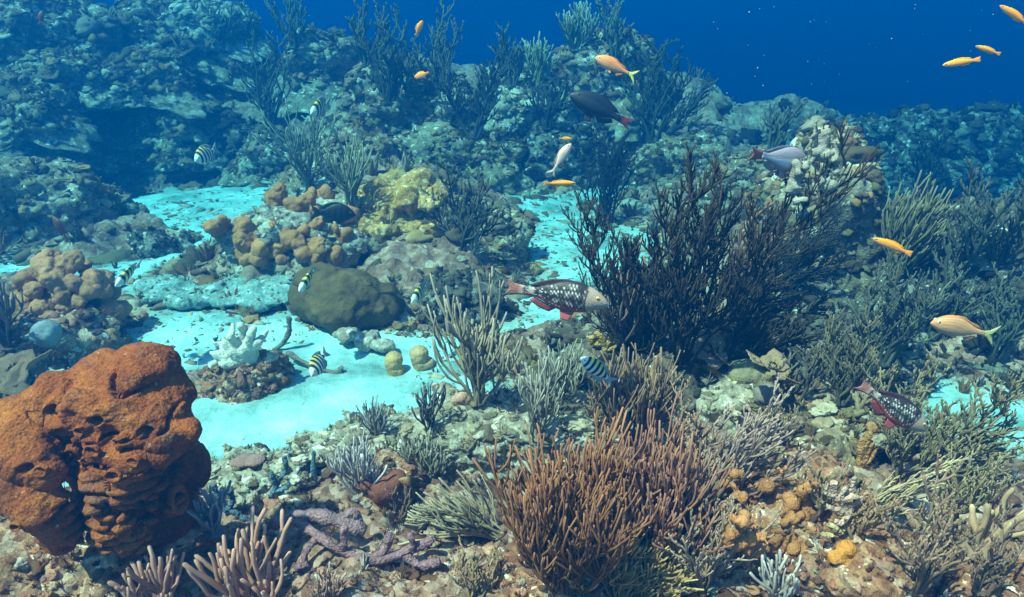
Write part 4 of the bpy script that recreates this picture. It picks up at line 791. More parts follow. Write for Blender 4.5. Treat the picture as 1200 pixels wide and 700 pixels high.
# ------------------------------------------------------------------ lobed and domed corals
def lobed(name, label, cat, pos, lobes, colr, vox, rg, group=None, mat=None, base=None):
    """lobes: list of (x, y, z, r[, squash]) each a colony head; fused crown + optional base rock"""
    t = thing(name, label, cat, pos, group)
    B = [((x, y, z), (r, r, r * q)) for x, y, z, r, q in lobes]
    V, F = fuse(B, vox, 2); V = rough(V, F, rg, 5)
    g = fbm(V, 9, 3, 8)[:, None]; C = np.array(colr) * (1 + 0.22 * g)
    mk('crown', V, F, mat or M_lobe, t, C)
    return t
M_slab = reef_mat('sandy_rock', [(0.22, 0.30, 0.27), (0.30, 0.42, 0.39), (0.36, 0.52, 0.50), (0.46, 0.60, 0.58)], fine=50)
M_lobe = col_mat('stony_coral_skin', 110, 0.9, 0.003, 0.12, 0.45, dots=True, mottled=14)
def lumps(n, rx, ry, rz, r0, r1, seed, q=0.85):
    g = np.random.default_rng(seed); out = []
    for i in range(n):
        for _ in range(30):
            a = g.uniform(0, 6.283); e = g.uniform(-0.1, 1.0); s = math.sqrt(max(0, 1 - e * e)); c = np.array([math.cos(a) * s * rx, math.sin(a) * s * ry, e * rz]); r = g.uniform(r0, r1)
            if all(np.linalg.norm(c - np.array(o[:3])) > 0.75 * (r + o[3]) for o in out): break
        out.append((*c, r, q))
    return out
bpy.context.view_layer.update()
_P = {}
def where(px, py, Y=None, up=0.0): return hit(px, py, Y) + np.array([0, 0, up])
spots = dict(brown=seat(84, 368, 0.10, 3.4), tan=where(345, 275), yellow=where(478, 250), olive=seat(405, 360, 0.05, 3.8), knob1=where(462, 437), knob2=where(492, 430), elk=where(285, 415), orangec=where(712, 412),
             ball=where(897, 468), plate=where(835, 425), stub=seat(132, 408, 0.0, 3.3), pinkb=where(541, 470), slab=seat(275, 335, 0.03, 4.2), leftplate=seat(25, 440, 0.03, 3.0), bl=where(55, 395), slab2=seat(430, 400, 0.02, 3.5),
             fire=where(1010, 545), wht=where(985, 590), orb=where(990, 650), pink=where(285, 540), rope1=where(440, 650), rope2=where(385, 625), blue1=where(370, 570), blue2=where(325, 580), blue3=where(270, 600),
             arm1=where(322, 410), arm2=where(350, 430), arm3=where(400, 437), ball2=where(1000, 645), stubs=where(1003, 618), pal=where(960, 195), lp2=where(870, 440), pd=where(905, 435), pe=where(945, 460), p3=where(845, 440), scal=where(700, 300),
             lf=where(905, 600), star=where(655, 385), rp=where(450, 575))
def kk(P): return pxsize(1, P[1])
# brown lobed star coral on the left
P = spots['brown']; s = kk(P)
L = lumps(44, 50 * s, 34 * s, 70 * s, 9 * s, 17 * s, 77, .85) + lumps(18, 34 * s, 22 * s, 30 * s, 9 * s, 14 * s, 78, .9)
L_old = [(0, -.02, 10 * s, 34 * s, .9), (-30 * s, 0, 12 * s, 26 * s, .85), (18 * s, 0, 30 * s, 26 * s, .85), (-18 * s, .02, 38 * s, 26 * s, .85), (-42 * s, 0, 28 * s, 20 * s, .9), (38 * s, .04, 34 * s, 18 * s, .9), (8 * s, .06, 55 * s, 24 * s, .8), (30 * s, .08, 56 * s, 18 * s, .8),
     (-8 * s, .1, 60 * s, 22 * s, .8), (48 * s, 0, 10 * s, 14 * s, 1.2), (12 * s, -.06, -12 * s, 20 * s, .9), (34 * s, -.05, -22 * s, 16 * s, .9), (0, .1, 10 * s, 48 * s, .9), (-40 * s, -.03, 2 * s, 16 * s, .9)]
lobed('star_coral', 'rounded brown lobed coral piled like cauliflower on the left', 'coral', P, L, (0.66, 0.27, 0.13), 0.006, [('f', 12, .018), ('w', 26, .014), ('w', 90, .004)])
P = spots['tan']; s = kk(P); L = []
for x, z, r in [(-75, 62, 20), (-88, 40, 15), (-60, 75, 14), (-40, 60, 16), (-18, 72, 15), (5, 60, 17), (-50, 35, 18), (-25, 40, 19), (8, 30, 18), (-5, 5, 16), (25, 12, 15), (45, 35, 14), (30, 50, 13), (-75, 10, 17), (-60, -25, 22), (-45, -8, 15), (20, -15, 16), (50, 0, 13), (60, 20, 12), (-20, -20, 15), (40, -28, 13)]:
    L.append((x * s, (z * s) * 0.9 - .02, z * s * 0.55, r * s, .9))
t = thing('star_coral', 'tan orange coral of many small knobs spilling down a rock beside the black fish', 'coral', P)
tl = np.array([l[:4] for l in L]); base_ = None
hits = [hit(345 + l[0] / s, 275 - (l[2] / s) * 1.7) for l in L]
g = np.random.default_rng(31)
V, F = fuse([(h_ - P + np.array([g.normal() * l[3] * .55, 0.0 + g.normal() * l[3] * .4, g.normal() * l[3] * .45]), l[3] * g.uniform(.35, .7)) for h_, l in zip(hits, L) if abs(h_[1] - P[1]) < 1.2 for _ in range(5)], 0.007, 1)
V = rough(V, F, [('f', 9, .022), ('w', 28, .014), ('w', 90, .004)], 5); mk('crown', V, F, M_lobe, t, np.array((0.70, 0.27, 0.10)) * (1 + 0.3 * fbm(V, 7, 3, 8)[:, None]))
P = spots['yellow']; s = kk(P); t = thing('star_coral', 'yellow crusty coral capping the middle outcrop, left of the open sand', 'coral', P)
hits = [(hit(x, y), r) for x, y, r in [(_r[0], _r[1], _r[2]) for _r in zip(rng.uniform(425, 515, 34), rng.uniform(208, 278, 34), rng.uniform(7, 15, 34))] + [(430, 240, 16), (445, 225, 20), (465, 215, 22), (490, 212, 20), (510, 218, 16), (455, 245, 22), (480, 235, 22), (435, 262, 18), (505, 240, 14), (450, 270, 16), (470, 260, 16)]]
V, F = fuse([(h_ - P, (r * s, r * s, r * s * .7)) for h_, r in hits if abs(h_[1] - P[1]) < 1.0], 0.009, 1); V = rough(V, F, [('f', 9, .03), ('w', 22, .022), ('w', 60, .008)], 6); mk('crown', V, F, M_yellow, t)
P = spots['olive']; s = kk(P)
lobed('boulder_coral', 'smooth olive brown dome coral on the sand below the tan knobs', 'coral', P, [(0, 0, 8 * s, 46 * s, .80), (-22 * s, .04, 26 * s, 28 * s, .95), (30 * s, .03, 0, 34 * s, .7), (-30 * s, .0, 10 * s, 26 * s, .9)], (0.20, 0.115, 0.05), 0.009, [('f', 4, .05), ('w', 9, .02), ('f', 30, .006)])
for kx, c_, lb in (('knob1', (0.84, 0.44, 0.18), 'small upright tan egg shaped coral on the sand, left of two'), ('knob2', (0.80, 0.44, 0.22), 'small knobbly tan coral on the sand with a white patch beside it, right of two')):
    P = spots[kx]; s = kk(P); lobed('coral_knob', lb, 'coral', P, [(0, 0, 14 * s, 12 * s, 1.25), (2 * s, -.005, 5 * s, 11 * s, .9)] + ([(10 * s, 0, 6 * s, 9 * s, .9), (-5 * s, 0, 18 * s, 8 * s, 1)] if kx == 'knob2' else []), c_, 0.004, [('f', 20, .006), ('w', 60, .003)], group='tan coral knobs on the sand')
def single(key, name, label, lobes, colr, vox=0.006, rg=(('f', 14, .008), ('w', 40, .004)), cat='coral', mat=None):
    P = spots[key]; s = kk(P); return lobed(name, label, cat, P, [(a * s, b, c * s, r * s, q) for a, b, c, r, q in lobes], colr, vox, list(rg), mat=mat)
single('ball', 'boulder_coral', 'small smooth mauve brown ball coral below the black gorgonian', [(0, 0, 6, 15, .9)], (0.36, 0.26, 0.22))
single('stub', 'tube_sponge', 'little tan stump sticking up behind the huge rust orange sponge', [(0, 0, 4, 6, 1.2), (0, 0, 14, 7, 1.2), (1, 0, 22, 7, .8)], (0.60, 0.30, 0.13), 0.004, cat='sponge')
single('pinkb', 'coral_knob', 'small pink frilly coral on the sand edge under the pale sea rods', [(0, 0, 6, 8, 1), (6, 0, 2, 7, .9), (-5, 0, 1, 7, .9)], (0.80, 0.42, 0.30), 0.004)
single('bl', 'boulder_coral', 'small blue grey ball coral among the rocks at the left edge', [(0, 0, 5, 17, .95)], (0.34, 0.34, 0.36))
single('pink', 'encrusting_sponge', 'flat mauve pink crust on the pale stones right of the orange sponge', [(0, 0, 0, 13, .35), (14, 0, 1, 13, .35), (-8, 0, -3, 9, .4)], (0.48, 0.24, 0.21), 0.004, (('f', 20, .003),), cat='sponge')
single('rp', 'tube_sponge', 'dark maroon lump sponge between the lilac sea rods and the dusky fish', [(0, 0, 2, 20, .9), (14, .01, 10, 14, 1.0), (-18, 0, 12, 13, 1)], (0.30, 0.09, 0.06), 0.005, cat='sponge')
single('orb', 'encrusting_sponge', 'bright orange sponge with dark pits on the lower right boulder', [(0, 0, 8, 12, .8), (-12, -.01, 0, 10, .9), (10, 0, 0, 11, .7), (2, -.01, -8, 10, .9), (-4, -.01, -16, 9, .9)], (0.80, 0.30, 0.06), 0.004, (('f', 20, .006), ('w', 45, .008)), cat='sponge')
P = spots['lf']; s = kk(P); t = thing('boulder_coral', 'lumpy orange tan coral crowding the boulder, bottom right', 'coral', P); g = np.random.default_rng(44)
hh_ = [hit(905 + g.uniform(-55, 45), 600 + g.uniform(-50, 50)) for _ in range(90)]
V, F = fuse([(h_ - P + np.array([g.normal() * 3 * s, g.normal() * 3 * s, g.normal() * 3 * s]), g.uniform(2.2, 5.5) * s) for h_ in hh_ if abs(h_[1] - P[1]) < .5 for _ in range(2)], 0.0045, 1)
V = rough(V, F, [('f', 16, .012), ('w', 40, .012), ('w', 90, .005)], 5); mk('crown', V, F, M_lobe, t, np.array((0.52, 0.21, 0.08)) * (1 + 0.35 * fbm(V, 12, 3, 8)[:, None]))
single('lp2', 'boulder_coral', 'olive tan lump coral under the plate corals', [(0, 0, 2, 22, .8), (26, .02, 6, 20, .8), (14, -.02, -12, 18, .8)], (0.40, 0.30, 0.18), 0.006)
# flat slab lying on the sand
P = spots['slab']; s = kk(P); t = thing('rock_slab', 'broad low shelf of sandy rock half buried behind the bleached coral', 'rock', P)
V, F = fuse([((x * s * 1.2, y + .05, -.012), (rx * s * 1.25, ry * 1.5, .030)) for x, y, rx, ry in [(-60, .02, 34, .16), (-25, .0, 36, .22), (15, .08, 40, .28), (45, .05, 34, .20), (10, .28, 50, .22), (-30, .25, 40, .16), (65, -.02, 20, .10), (-85, -.04, 20, .08)]], 0.010, 3)
V = rough(V, F, [('f', 4, .03), ('f', 12, .012), ('w', 22, .012), ('w', 50, .005)], 9); V[:, 2] -= 0.012; V[:, 0] += .07 * fbm(V, 3.5, 3, 71); V[:, 1] += .07 * fbm(V, 3.5, 3, 72); mk('slab', V, F, M_slab, t)
Nn = vnormals(V, F); ii = rng.choice(np.nonzero(V[:, 2] > -.02)[0], 420); a = Acc(); scatter(a, V[ii], Nn[ii], .011, {'cauli': 1, 'shard': 4, 'fingers': 2}, 'pale'); tag(a.build('encrusting_growth', M_growth, t), kind='stuff')
P = spots['slab2']; s = kk(P); t = thing('rock_slab', 'ragged pale grey stone on the sand in front of the olive dome coral', 'rock', P)
V, F = fuse([((x * s, y, z * s), (r * s, r * s * .8, r * s * .5)) for x, y, z, r in [(-20, .03, 4, 16), (0, 0, 2, 18), (20, -.04, 0, 15), (-32, .05, 6, 9)]], 0.007, 1)
V = rough(V, F, [('f', 14, .02), ('w', 30, .014)], 9); mk('slab', V, F, M_rock_pale, t)
# plate corals
def plates(key, label, items, colr, name='plate_coral'):
    P = spots[key]; s = kk(P); t = thing(name, label, 'coral', P)
    for i, (x, y, z, r, tx, ty) in enumerate(items):
        V, F = LIB['plate'][i % 3]; Rm = np.array(Euler((R(tx), R(ty), i * 1.3)).to_matrix()); W = (V * np.array([1, 1, .55])) @ Rm.T * r * s + np.array([x * s, y, z * s])
        mk('plate', W, F, M_lobe, t, np.array(colr) * (0.9 + 0.15 * math.sin(i)) * np.ones((len(W), 1)))
plates('plate', 'brown plate corals stacked under the black gorgonian', [(-8, 0, 18, 24, 35, 10), (10, .0, 4, 22, 40, 15), (-2, -.02, -16, 22, 45, -8), (16, -.03, -30, 18, 45, 20)], (0.42, 0.25, 0.17))
plates('pd', 'olive plate corals beside the pale sand hole', [(0, 0, 6, 18, 30, -10), (-20, 0, 12, 15, 30, 10), (14, -.02, -10, 14, 35, 0)], (0.42, 0.26, 0.15))
plates('leftplate', 'brown plate corals overlapping at the left edge above the orange sponge', [(-6, 0, 8, 24, 30, 10), (12, -.03, -4, 26, 35, -15), (-20, -.05, -10, 22, 30, 5), (22, .02, 14, 16, 40, 30)], (0.40, 0.20, 0.12))
# bleached elkhorn coral: flattened white fingers fanning up and left from one root
P = spots['elk']; s = kk(P); t = thing('elkhorn_coral', 'bleached white elkhorn coral with flattened fingers on a dark rock in the sand', 'coral', P)
B = []
for i, (ax, az, L_, r) in enumerate([(-34, 2, 1, 9), (-30, 14, 1, 7), (-18, 22, 1, 8), (-8, 36, 1, 7), (6, 42, 1, 7), (8, 26, 1, 6), (20, 38, 1, 7), (28, 26, 1, 7), (-34, -10, 1, 8), (-4, 12, 1, 9)]):
    B += chain([(6 * s, 0, -8 * s), (ax * .5 * s, -.02 + .02 * math.sin(i * 2.1), az * .45 * s - 2 * s), (ax * .85 * s, -.02 + .03 * math.sin(i * 1.7), az * .8 * s), (ax * 1.05 * s, -.01 + .035 * math.sin(i * 2.9), az * s)], [11 * s, r * s * .9, r * s * .62, r * s * .4], .35)
B += [((-12 * s, 0, -6 * s), (18 * s, .02, 7 * s))]
V, F = fuse(B, 0.0035, 2); V = rough(V, F, [('f', 22, .007), ('w', 70, .003)], 4); mk('branches', V, F, M_lobe, t, np.array((0.86, 0.74, 0.62)) * np.ones((len(V), 1)))
# rope sponges
M_rope = col_mat('rope_sponge_skin', 90, 0.9, 0.006, 0.12, 0.75, dots=True, mottled=30)
def rope(label, key, lines, colr, name='rope_sponge', cat='sponge', group=None):
    P = spots[key]; s = kk(P); t = thing(name, label, cat, P, group)
    for pts, r in lines:
        pp = []; 
        for x, y, z in pts: pp.append((x * s, y, z * s))
        q = np.array(pp); Lq = len(q) - 1; u = np.concatenate([[0], Lq * np.linspace(.02, .94, 20), Lq * np.array([.965, .985, .996, 1.0])]); i = np.minimum(u.astype(int), len(q) - 2); f = (u - i)[:, None]
        # catmull rom
        g = lambda j: q[np.clip(j, 0, len(q) - 1)]
        a, b, c, d = g(i - 1), g(i), g(i + 1), g(i + 2); C_ = 0.5 * (2 * b + (c - a) * f + (2 * a - 5 * b + 4 * c - d) * f ** 2 + (3 * b - a - 3 * c + d) * f ** 3)
        rr = r * s * (1 + 0.12 * np.sin(u * 5)); rr = rr * (1 + .14 * vnoise(np.stack([u * 7, u * 0 + len(lines), u * 0], 1), 9)); rr[0] *= .1; rr[-4:] *= np.array([.9, .7, .4, .03])
        V, F = tubes(C_[None], rr[None], 14); V = V + 0.0040 * np.stack([vnoise(V * 70 + P, 1), vnoise(V * 70, 2), vnoise(V * 70, 3)], 1) + 0.004 * np.stack([vnoise(V * 22, 1), vnoise(V * 22, 2), vnoise(V * 22, 3)], 1)
        mk('arm', V, F, M_rope, t, np.array(colr) * (1 + .2 * vnoise(V * 25, 4))[:, None])
PUR = (0.34, 0.20, 0.24)
rope('purple rope sponge sprawling over white rubble at the bottom, left of centre', 'rope1', [([(-115, .12, 14), (-80, .05, 18), (-40, 0, 6), (0, -.02, -2), (35, 0, 2), (68, .02, 16)], 5.5), ([(0, -.02, -2), (14, 0, 8), (20, 0, 30)], 5), ([(-40, 0, 4), (-34, 0, 20), (-36, .01, 40)], 4.5), ([(-10, -.02, -2), (-34, -.03, -18), (-70, -.03, -20), (-95, -.02, -10)], 5), ([(-34, -.03, -16), (-20, -.05, -34), (12, -.05, -44), (30, -.05, -40)], 4.5), ([(30, 0, 2), (52, -.02, -8), (78, -.02, -4)], 5), ([(-70, .04, 14), (-84, 0, 0), (-80, -.03, -22), (-100, -.05, -36)], 4.5), ([(40, 0, 4), (46, 0, 16), (42, 0, 28)], 4)], (0.46, 0.22, 0.24))
rope('thick mauve rope sponge arching behind the fat sea rods', 'rope2', [([(-70, .03, 4), (-30, .02, 20), (10, .0, 20), (45, -.01, 4)], 8), ([(10, 0, 18), (30, .01, 26), (38, .01, 10)], 5)], (0.44, 0.23, 0.25))
BLU = (0.20, 0.30, 0.40)
rope('thin blue grey rope sponge with one upright arm, standing on pale stones', 'blue1', [([(-18, 0, 2), (-8, 0, -1), (0, 0, 4), (0, 0, 26), (1, .01, 48)], 3.0)], BLU)
rope('blue grey branching rope sponge on the pale stones behind the fat sea rods', 'blue2', [([(-6, 0, -2), (0, 0, 14), (-4, .0, 34)], 3.5), ([(-2, 0, 6), (10, 0, 8), (18, 0, 18)], 3), ([(0, 0, 16), (12, .01, 30), (14, .02, 52)], 2.6)], BLU)
rope('blue rope sponge with knobbed arms beside the mouth of the orange sponge', 'blue3', [([(0, 0, -4), (-8, 0, 14), (-16, 0, 40)], 4), ([(2, 0, 2), (12, -.01, -4), (26, -.01, -14)], 4), ([(0, 0, 4), (6, 0, 20), (2, 0, 34)], 3.5)], (0.18, 0.24, 0.34))
rope('thin grey branch bent upward from the rock of the bleached coral', 'arm1', [([(0, 0, -2), (14, 0, 12), (22, 0, 30), (21, 0, 44)], 3.0)], (0.36, 0.28, 0.24), 'dead_branch', 'branch')
rope('thin grey branch lying on the sand toward the lowest striped fish', 'arm3', [([(-70, .08, 18), (-40, .02, 8), (-16, 0, 2), (0, 0, 0), (0, 0, 8)], 3.2)], (0.38, 0.28, 0.24), 'dead_branch', 'branch')
rope('ochre fire coral branching up under the snout of the spotted parrotfish', 'orangec', [([(0, 0, -10), (-4, 0, 10), (-14, 0, 26)], 4.5), ([(-2, 0, 6), (4, 0, 20), (-2, 0, 34)], 4), ([(0, 0, 0), (10, 0, 8), (16, 0, 20)], 4), ([(-4, 0, 10), (-16, 0, 10), (-20, 0, 20)], 3.5)], (0.72, 0.42, 0.13), 'fire_coral', 'coral')
rope('upright orange fire coral spike in the lower right', 'fire', [([(-2, 0, -6), (-4, 0, 14), (-6, 0, 38)], 4), ([(0, 0, -6), (3, 0, 12), (6, 0, 34)], 3.5), ([(1, 0, 0), (-1, 0, 20), (0, 0, 46)], 3.5), ([(2, 0, -4), (10, 0, 8), (11, 0, 22)], 3)], (0.80, 0.36, 0.13), 'fire_coral', 'coral')
rope('whitish pink branched coral leaning left in the lower right', 'wht', [([(14, 0, -18), (4, 0, -4), (-8, 0, 14), (-12, 0, 30)], 3.6), ([(0, 0, 0), (10, 0, 8), (22, 0, 6)], 3.2), ([(8, 0, -8), (-4, 0, -10), (-16, 0, -2)], 3), ([(4, 0, -2), (0, 0, 12), (4, 0, 24)], 3), ([(-6, 0, 10), (-18, -.01, 14), (-20, -.01, 26)], 2.6), ([(6, 0, -6), (18, .01, -6), (28, .01, 4)], 2.8), ([(12, 0, -14), (0, -.02, -20), (-8, -.02, -16)], 2.8), ([(6, .01, 8), (14, .01, 18), (12, .01, 30)], 2.5)], (0.80, 0.50, 0.38), 'finger_coral', 'coral')
rope('yellow tipped finger coral above the orange sponge on the lower right boulder', 'stubs', [([(0, 0, -12), (-2, 0, 0), (-3, 0, 16)], 3.6), ([(-6, 0, -12), (-10, 0, 0), (-8, 0, 12)], 3), ([(6, 0, -12), (12, 0, 0), (15, 0, 12)], 3), ([(-8, 0, -12), (-22, 0, -4), (-30, 0, 6)], 4), ([(-16, 0, -8), (-26, 0, -12), (-38, 0, -10)], 3)], (0.78, 0.55, 0.28), 'finger_coral', 'coral')
# pale knobbed pillars on the right hand head
P = spots['pal']; s = kk(P); t = thing('pillar_coral', 'cluster of pale knobbly coral pillars on the tall right hand reef head', 'coral', P)
g = np.random.default_rng(12)
for i, (x, z, r) in enumerate([(-12, 0, 9), (2, 18, 9), (16, 4, 8), (-24, -18, 9), (0, -20, 10), (-10, 26, 6), (-16, -50, 12)]):
    bh = hit(960 + x, 195 - z); 
    if abs(bh[1] - P[1]) > .8: bh = P + np.array([x * s, .0, z * s])
    V, F = fuse([(bh - P + np.array([g.normal() * r * .5 * s, g.normal() * r * .4 * s, (j * 3.2 - 6) * s]), r * s * g.uniform(.30, .5)) for j in range(9)] + [(bh - P + np.array([0, 0, (j * 3.2 - 6) * s]), r * s * .42) for j in range(9)], 0.007, 0)
    V = rough(V, F, [('f', 14, .018), ('w', 28, .014)], i); mk('pillar', V, F, M_lobe, t, np.array((0.40, 0.37, 0.30)) * np.ones((len(V), 1)))

# ------------------------------------------------------------------ fish: head towards +x, back towards +z, unit length
M_fish = None
def fish_material():
    m, nt, b = mat_new('fish_skin')
    at_ = nt.nodes.new('ShaderNodeAttribute'); at_.attribute_name = 'Col'
    n = noise(nt, 90, 3, 0.6); c = mix(nt, 0.25, at_.outputs['Color'], ramp(nt, n, [(0.35, (0.55, 0.55, 0.55)), (0.65, (1, 1, 1))]), 'MULTIPLY')
    nt.links.new(c, b.inputs['Base Color']); b.inputs['Roughness'].default_value = 0.5; b.inputs['Specular IOR Level'].default_value = 0.35
    bump(nt, b, [(voro(nt, 70), 0.25, 0.004)]); return m
M_fish = fish_material()
def glossy(name, c, r=0.15):
    m, nt, b = mat_new(name); n = noise(nt, 30, 2, 0.5); nt.links.new(ramp(nt, n, [(0.3, tuple(v * .8 for v in c)), (0.7, c)]), b.inputs['Base Color']); b.inputs['Roughness'].default_value = r; return m
M_pupil = glossy('fish_pupil', (0.01, 0.01, 0.012))
def lerp_prof(xs, pts):
    """smooth profile through (x, v) control points"""
    p = np.array(pts, float); x = np.clip(xs, p[0, 0], p[-1, 0]); i = np.clip(np.searchsorted(p[:, 0], x) - 1, 0, len(p) - 2)
    m = np.gradient(p[:, 1], p[:, 0]); h = p[i + 1, 0] - p[i, 0]; t = (x - p[i, 0]) / h
    return (2 * t**3 - 3 * t**2 + 1) * p[i, 1] + (t**3 - 2 * t**2 + t) * h * m[i] + (-2 * t**3 + 3 * t**2) * p[i + 1, 1] + (t**3 - t**2) * h * m[i + 1]
def fin(poly, thick, cfun, mat, name, parent, rot=None, off=(0, 0, 0), bend=0.0):
    """a thin tapering fin from an outline in the xz plane, fanned about its centre line"""
    P = np.array(poly, float)
    # resample outline densely with slight scallop and build two skins
    Q = []
    for i in range(len(P)):
        a, b = P[i], P[(i + 1) % len(P)]
        for k in range(5): Q.append(a + (b - a) * k / 5)
    Q = np.array(Q); c = Q.mean(0); n = len(Q); rings = [0.0, .35, .7, 1.0]; V = []; F = []
    for s in (1, -1):
        o = len(V)
        for f in rings[1:]:
            for q in Q:
                v = c + (q - c) * f; V.append((v[0], s * thick * (1 - f * 0.9), v[1]))
        V.append((c[0], s * thick, c[1])); ce = len(V) - 1
        for i in range(n):
            j = (i + 1) % n; F.append((ce, o + i, o + j) if s < 0 else (ce, o + j, o + i))
            for k in range(2):
                a, b, cc, d = o + k * n + i, o + k * n + j, o + (k + 1) * n + j, o + (k + 1) * n + i
                F += [(a, b, cc), (a, cc, d)] if s > 0 else [(a, cc, b), (a, d, cc)]
    o2 = 3 * n + 1
    for i in range(n): j = (i + 1) % n; a, b, cc, d = 2 * n + i, 2 * n + j, o2 + 2 * n + j, o2 + 2 * n + i; F += [(a, b, cc), (a, cc, d)]
    V = np.array(V); C = np.array([cfun(v[0], v[2]) for v in V])
    V[:, 1] += bend * (V[:, 0] - P[:, 0].max()) ** 2
    if rot is not None: V = (V - np.array([P[0, 0], 0, P[0, 1]])) @ np.array(Euler([R(a) for a in rot]).to_matrix()).T + np.array([P[0, 0], 0, P[0, 1]])
    V = V + np.array(off); o = mk(name, V, np.array(F), mat, parent, C); return o
def fish(name, label, pos, length, rot, top, bot, wid, colf, tail, dorsal=None, anal=None, pec=None, pelvic=None, eye=(0.36, 0.02, 0.022), iris=(0.75, 0.6, 0.2), finc=None, tailc=None, group=None, cat='fish', bend=0.0, mouth=True):
    """rot: (roll, pitch, yaw) degrees"""
    t = thing(name, label, cat, pos, group, rot=Euler((R(rot[0]), R(rot[1]), R(rot[2])), 'XYZ')); t.scale = (length,) * 3
    nx, na = 110, 44; xs = np.linspace(0, 1, nx); X = 0.5 - xs * 0.80           # 0.5 snout .. -0.30 tail root
    e = np.sqrt(np.clip(xs / 0.03, 0, 1)) 
    T, B, W = lerp_prof(xs, top) , lerp_prof(xs, bot), lerp_prof(xs, wid)
    mid, hh = (T + B) / 2, (T - B) / 2; mid0 = mid[3]; hh = hh * e; W = W * e
    th = np.arange(na) / na * 2 * np.pi; cy, sz = np.sin(th), np.cos(th)
    cyp = np.sign(cy) * np.abs(cy) ** 1.15
    V = np.stack([np.repeat(X, na), (W[:, None] * cyp[None]).ravel(), (mid[:, None] + hh[:, None] * sz[None]).ravel()], 1)
    zr = np.tile(sz, nx); xr = np.repeat(xs, na)
    C = colf(xr, zr, V); V[:, 1] += bend * (np.clip(0.2 - V[:, 0], 0, 1)) ** 2
    i, j = np.meshgrid(np.arange(nx - 1), np.arange(na), indexing='ij'); b = i * na; j2 = (j + 1) % na
    F = np.stack([b + j, b + j2, b + na + j2, b + na + j], -1).reshape(-1, 4)
    # caps
    V = np.concatenate([V, [[X[0] + .002, 0, mid[0]], [X[-1] - .004, V[-1, 1] * 0 + bend * .25, mid[-1]]]]); C = np.concatenate([C, [C[0], C[-1]]])
    k = np.arange(na); k2 = (k + 1) % na; c0 = np.stack([k2, k, np.full(na, nx * na)], 1); c1 = np.stack([(nx - 1) * na + k, (nx - 1) * na + k2, np.full(na, nx * na + 1)], 1)
    me = mk('body', V, [F, np.concatenate([c0, c1])], M_fish, t, C)
    finc = finc or (lambda x, z: (0.3, 0.3, 0.3)); tailc = tailc or finc; by = bend * .25
    zt = mid[-1]
    fin([(x, z + zt) for x, z in tail], .008, tailc, M_fish, 'tail_fin', t, off=(0, by, 0), bend=bend * 1.5)
    if dorsal: fin(dorsal, .006, finc, M_fish, 'dorsal_fin', t, off=(0, by * .15, 0))
    if anal: fin(anal, .006, finc, M_fish, 'anal_fin', t, off=(0, by * .2, 0))
    if pec:
        pts, pcol = pec; wv = float(np.interp(0.5 - pts[0][0], xs * .8, W))
        for s in (1, -1): fin(pts, .003, pcol, M_fish, 'pectoral_fin', t, rot=(s * -18, 0, s * -24 * -1), off=(0, s * wv * .9, 0))
    if pelvic:
        pts, pcol = pelvic
        for s in (1, -1): fin(pts, .003, pcol, M_fish, 'pelvic_fin', t, rot=(s * 14, 0, 0), off=(0, s * .012, 0))
    ex, ez, er = eye; wv = float(np.interp(0.5 - ex, xs * .8, W)); hv = float(np.interp(0.5 - ex, xs * .8, hh)); mv = float(np.interp(0.5 - ex, xs * .8, mid))
    rel = min(.9, abs(ez - mv) / max(hv, 1e-4)); wy = wv * (1 - rel ** 2) ** 0.57
    V0, F0 = ico(3); Mi = iris_mat(iris)
    for s in (1, -1):
        ey = mk('eye', V0 * np.array([er, er * .45, er]) + np.array([ex, s * (wy - er * .10), ez]), F0, Mi, t)
        mk('pupil', V0 * np.array([er * .55, er * .3, er * .55]) + np.array([ex, s * (wy + er * .15), ez]), F0, M_pupil, ey)
    return t
_im = {}
def iris_mat(c):
    if c not in _im: _im[c] = glossy('fish_iris', c, .25)
    return _im[c]
def cmix(a, b, f): f = np.asarray(f)[:, None]; return np.asarray(a) * (1 - f) + np.asarray(b) * f
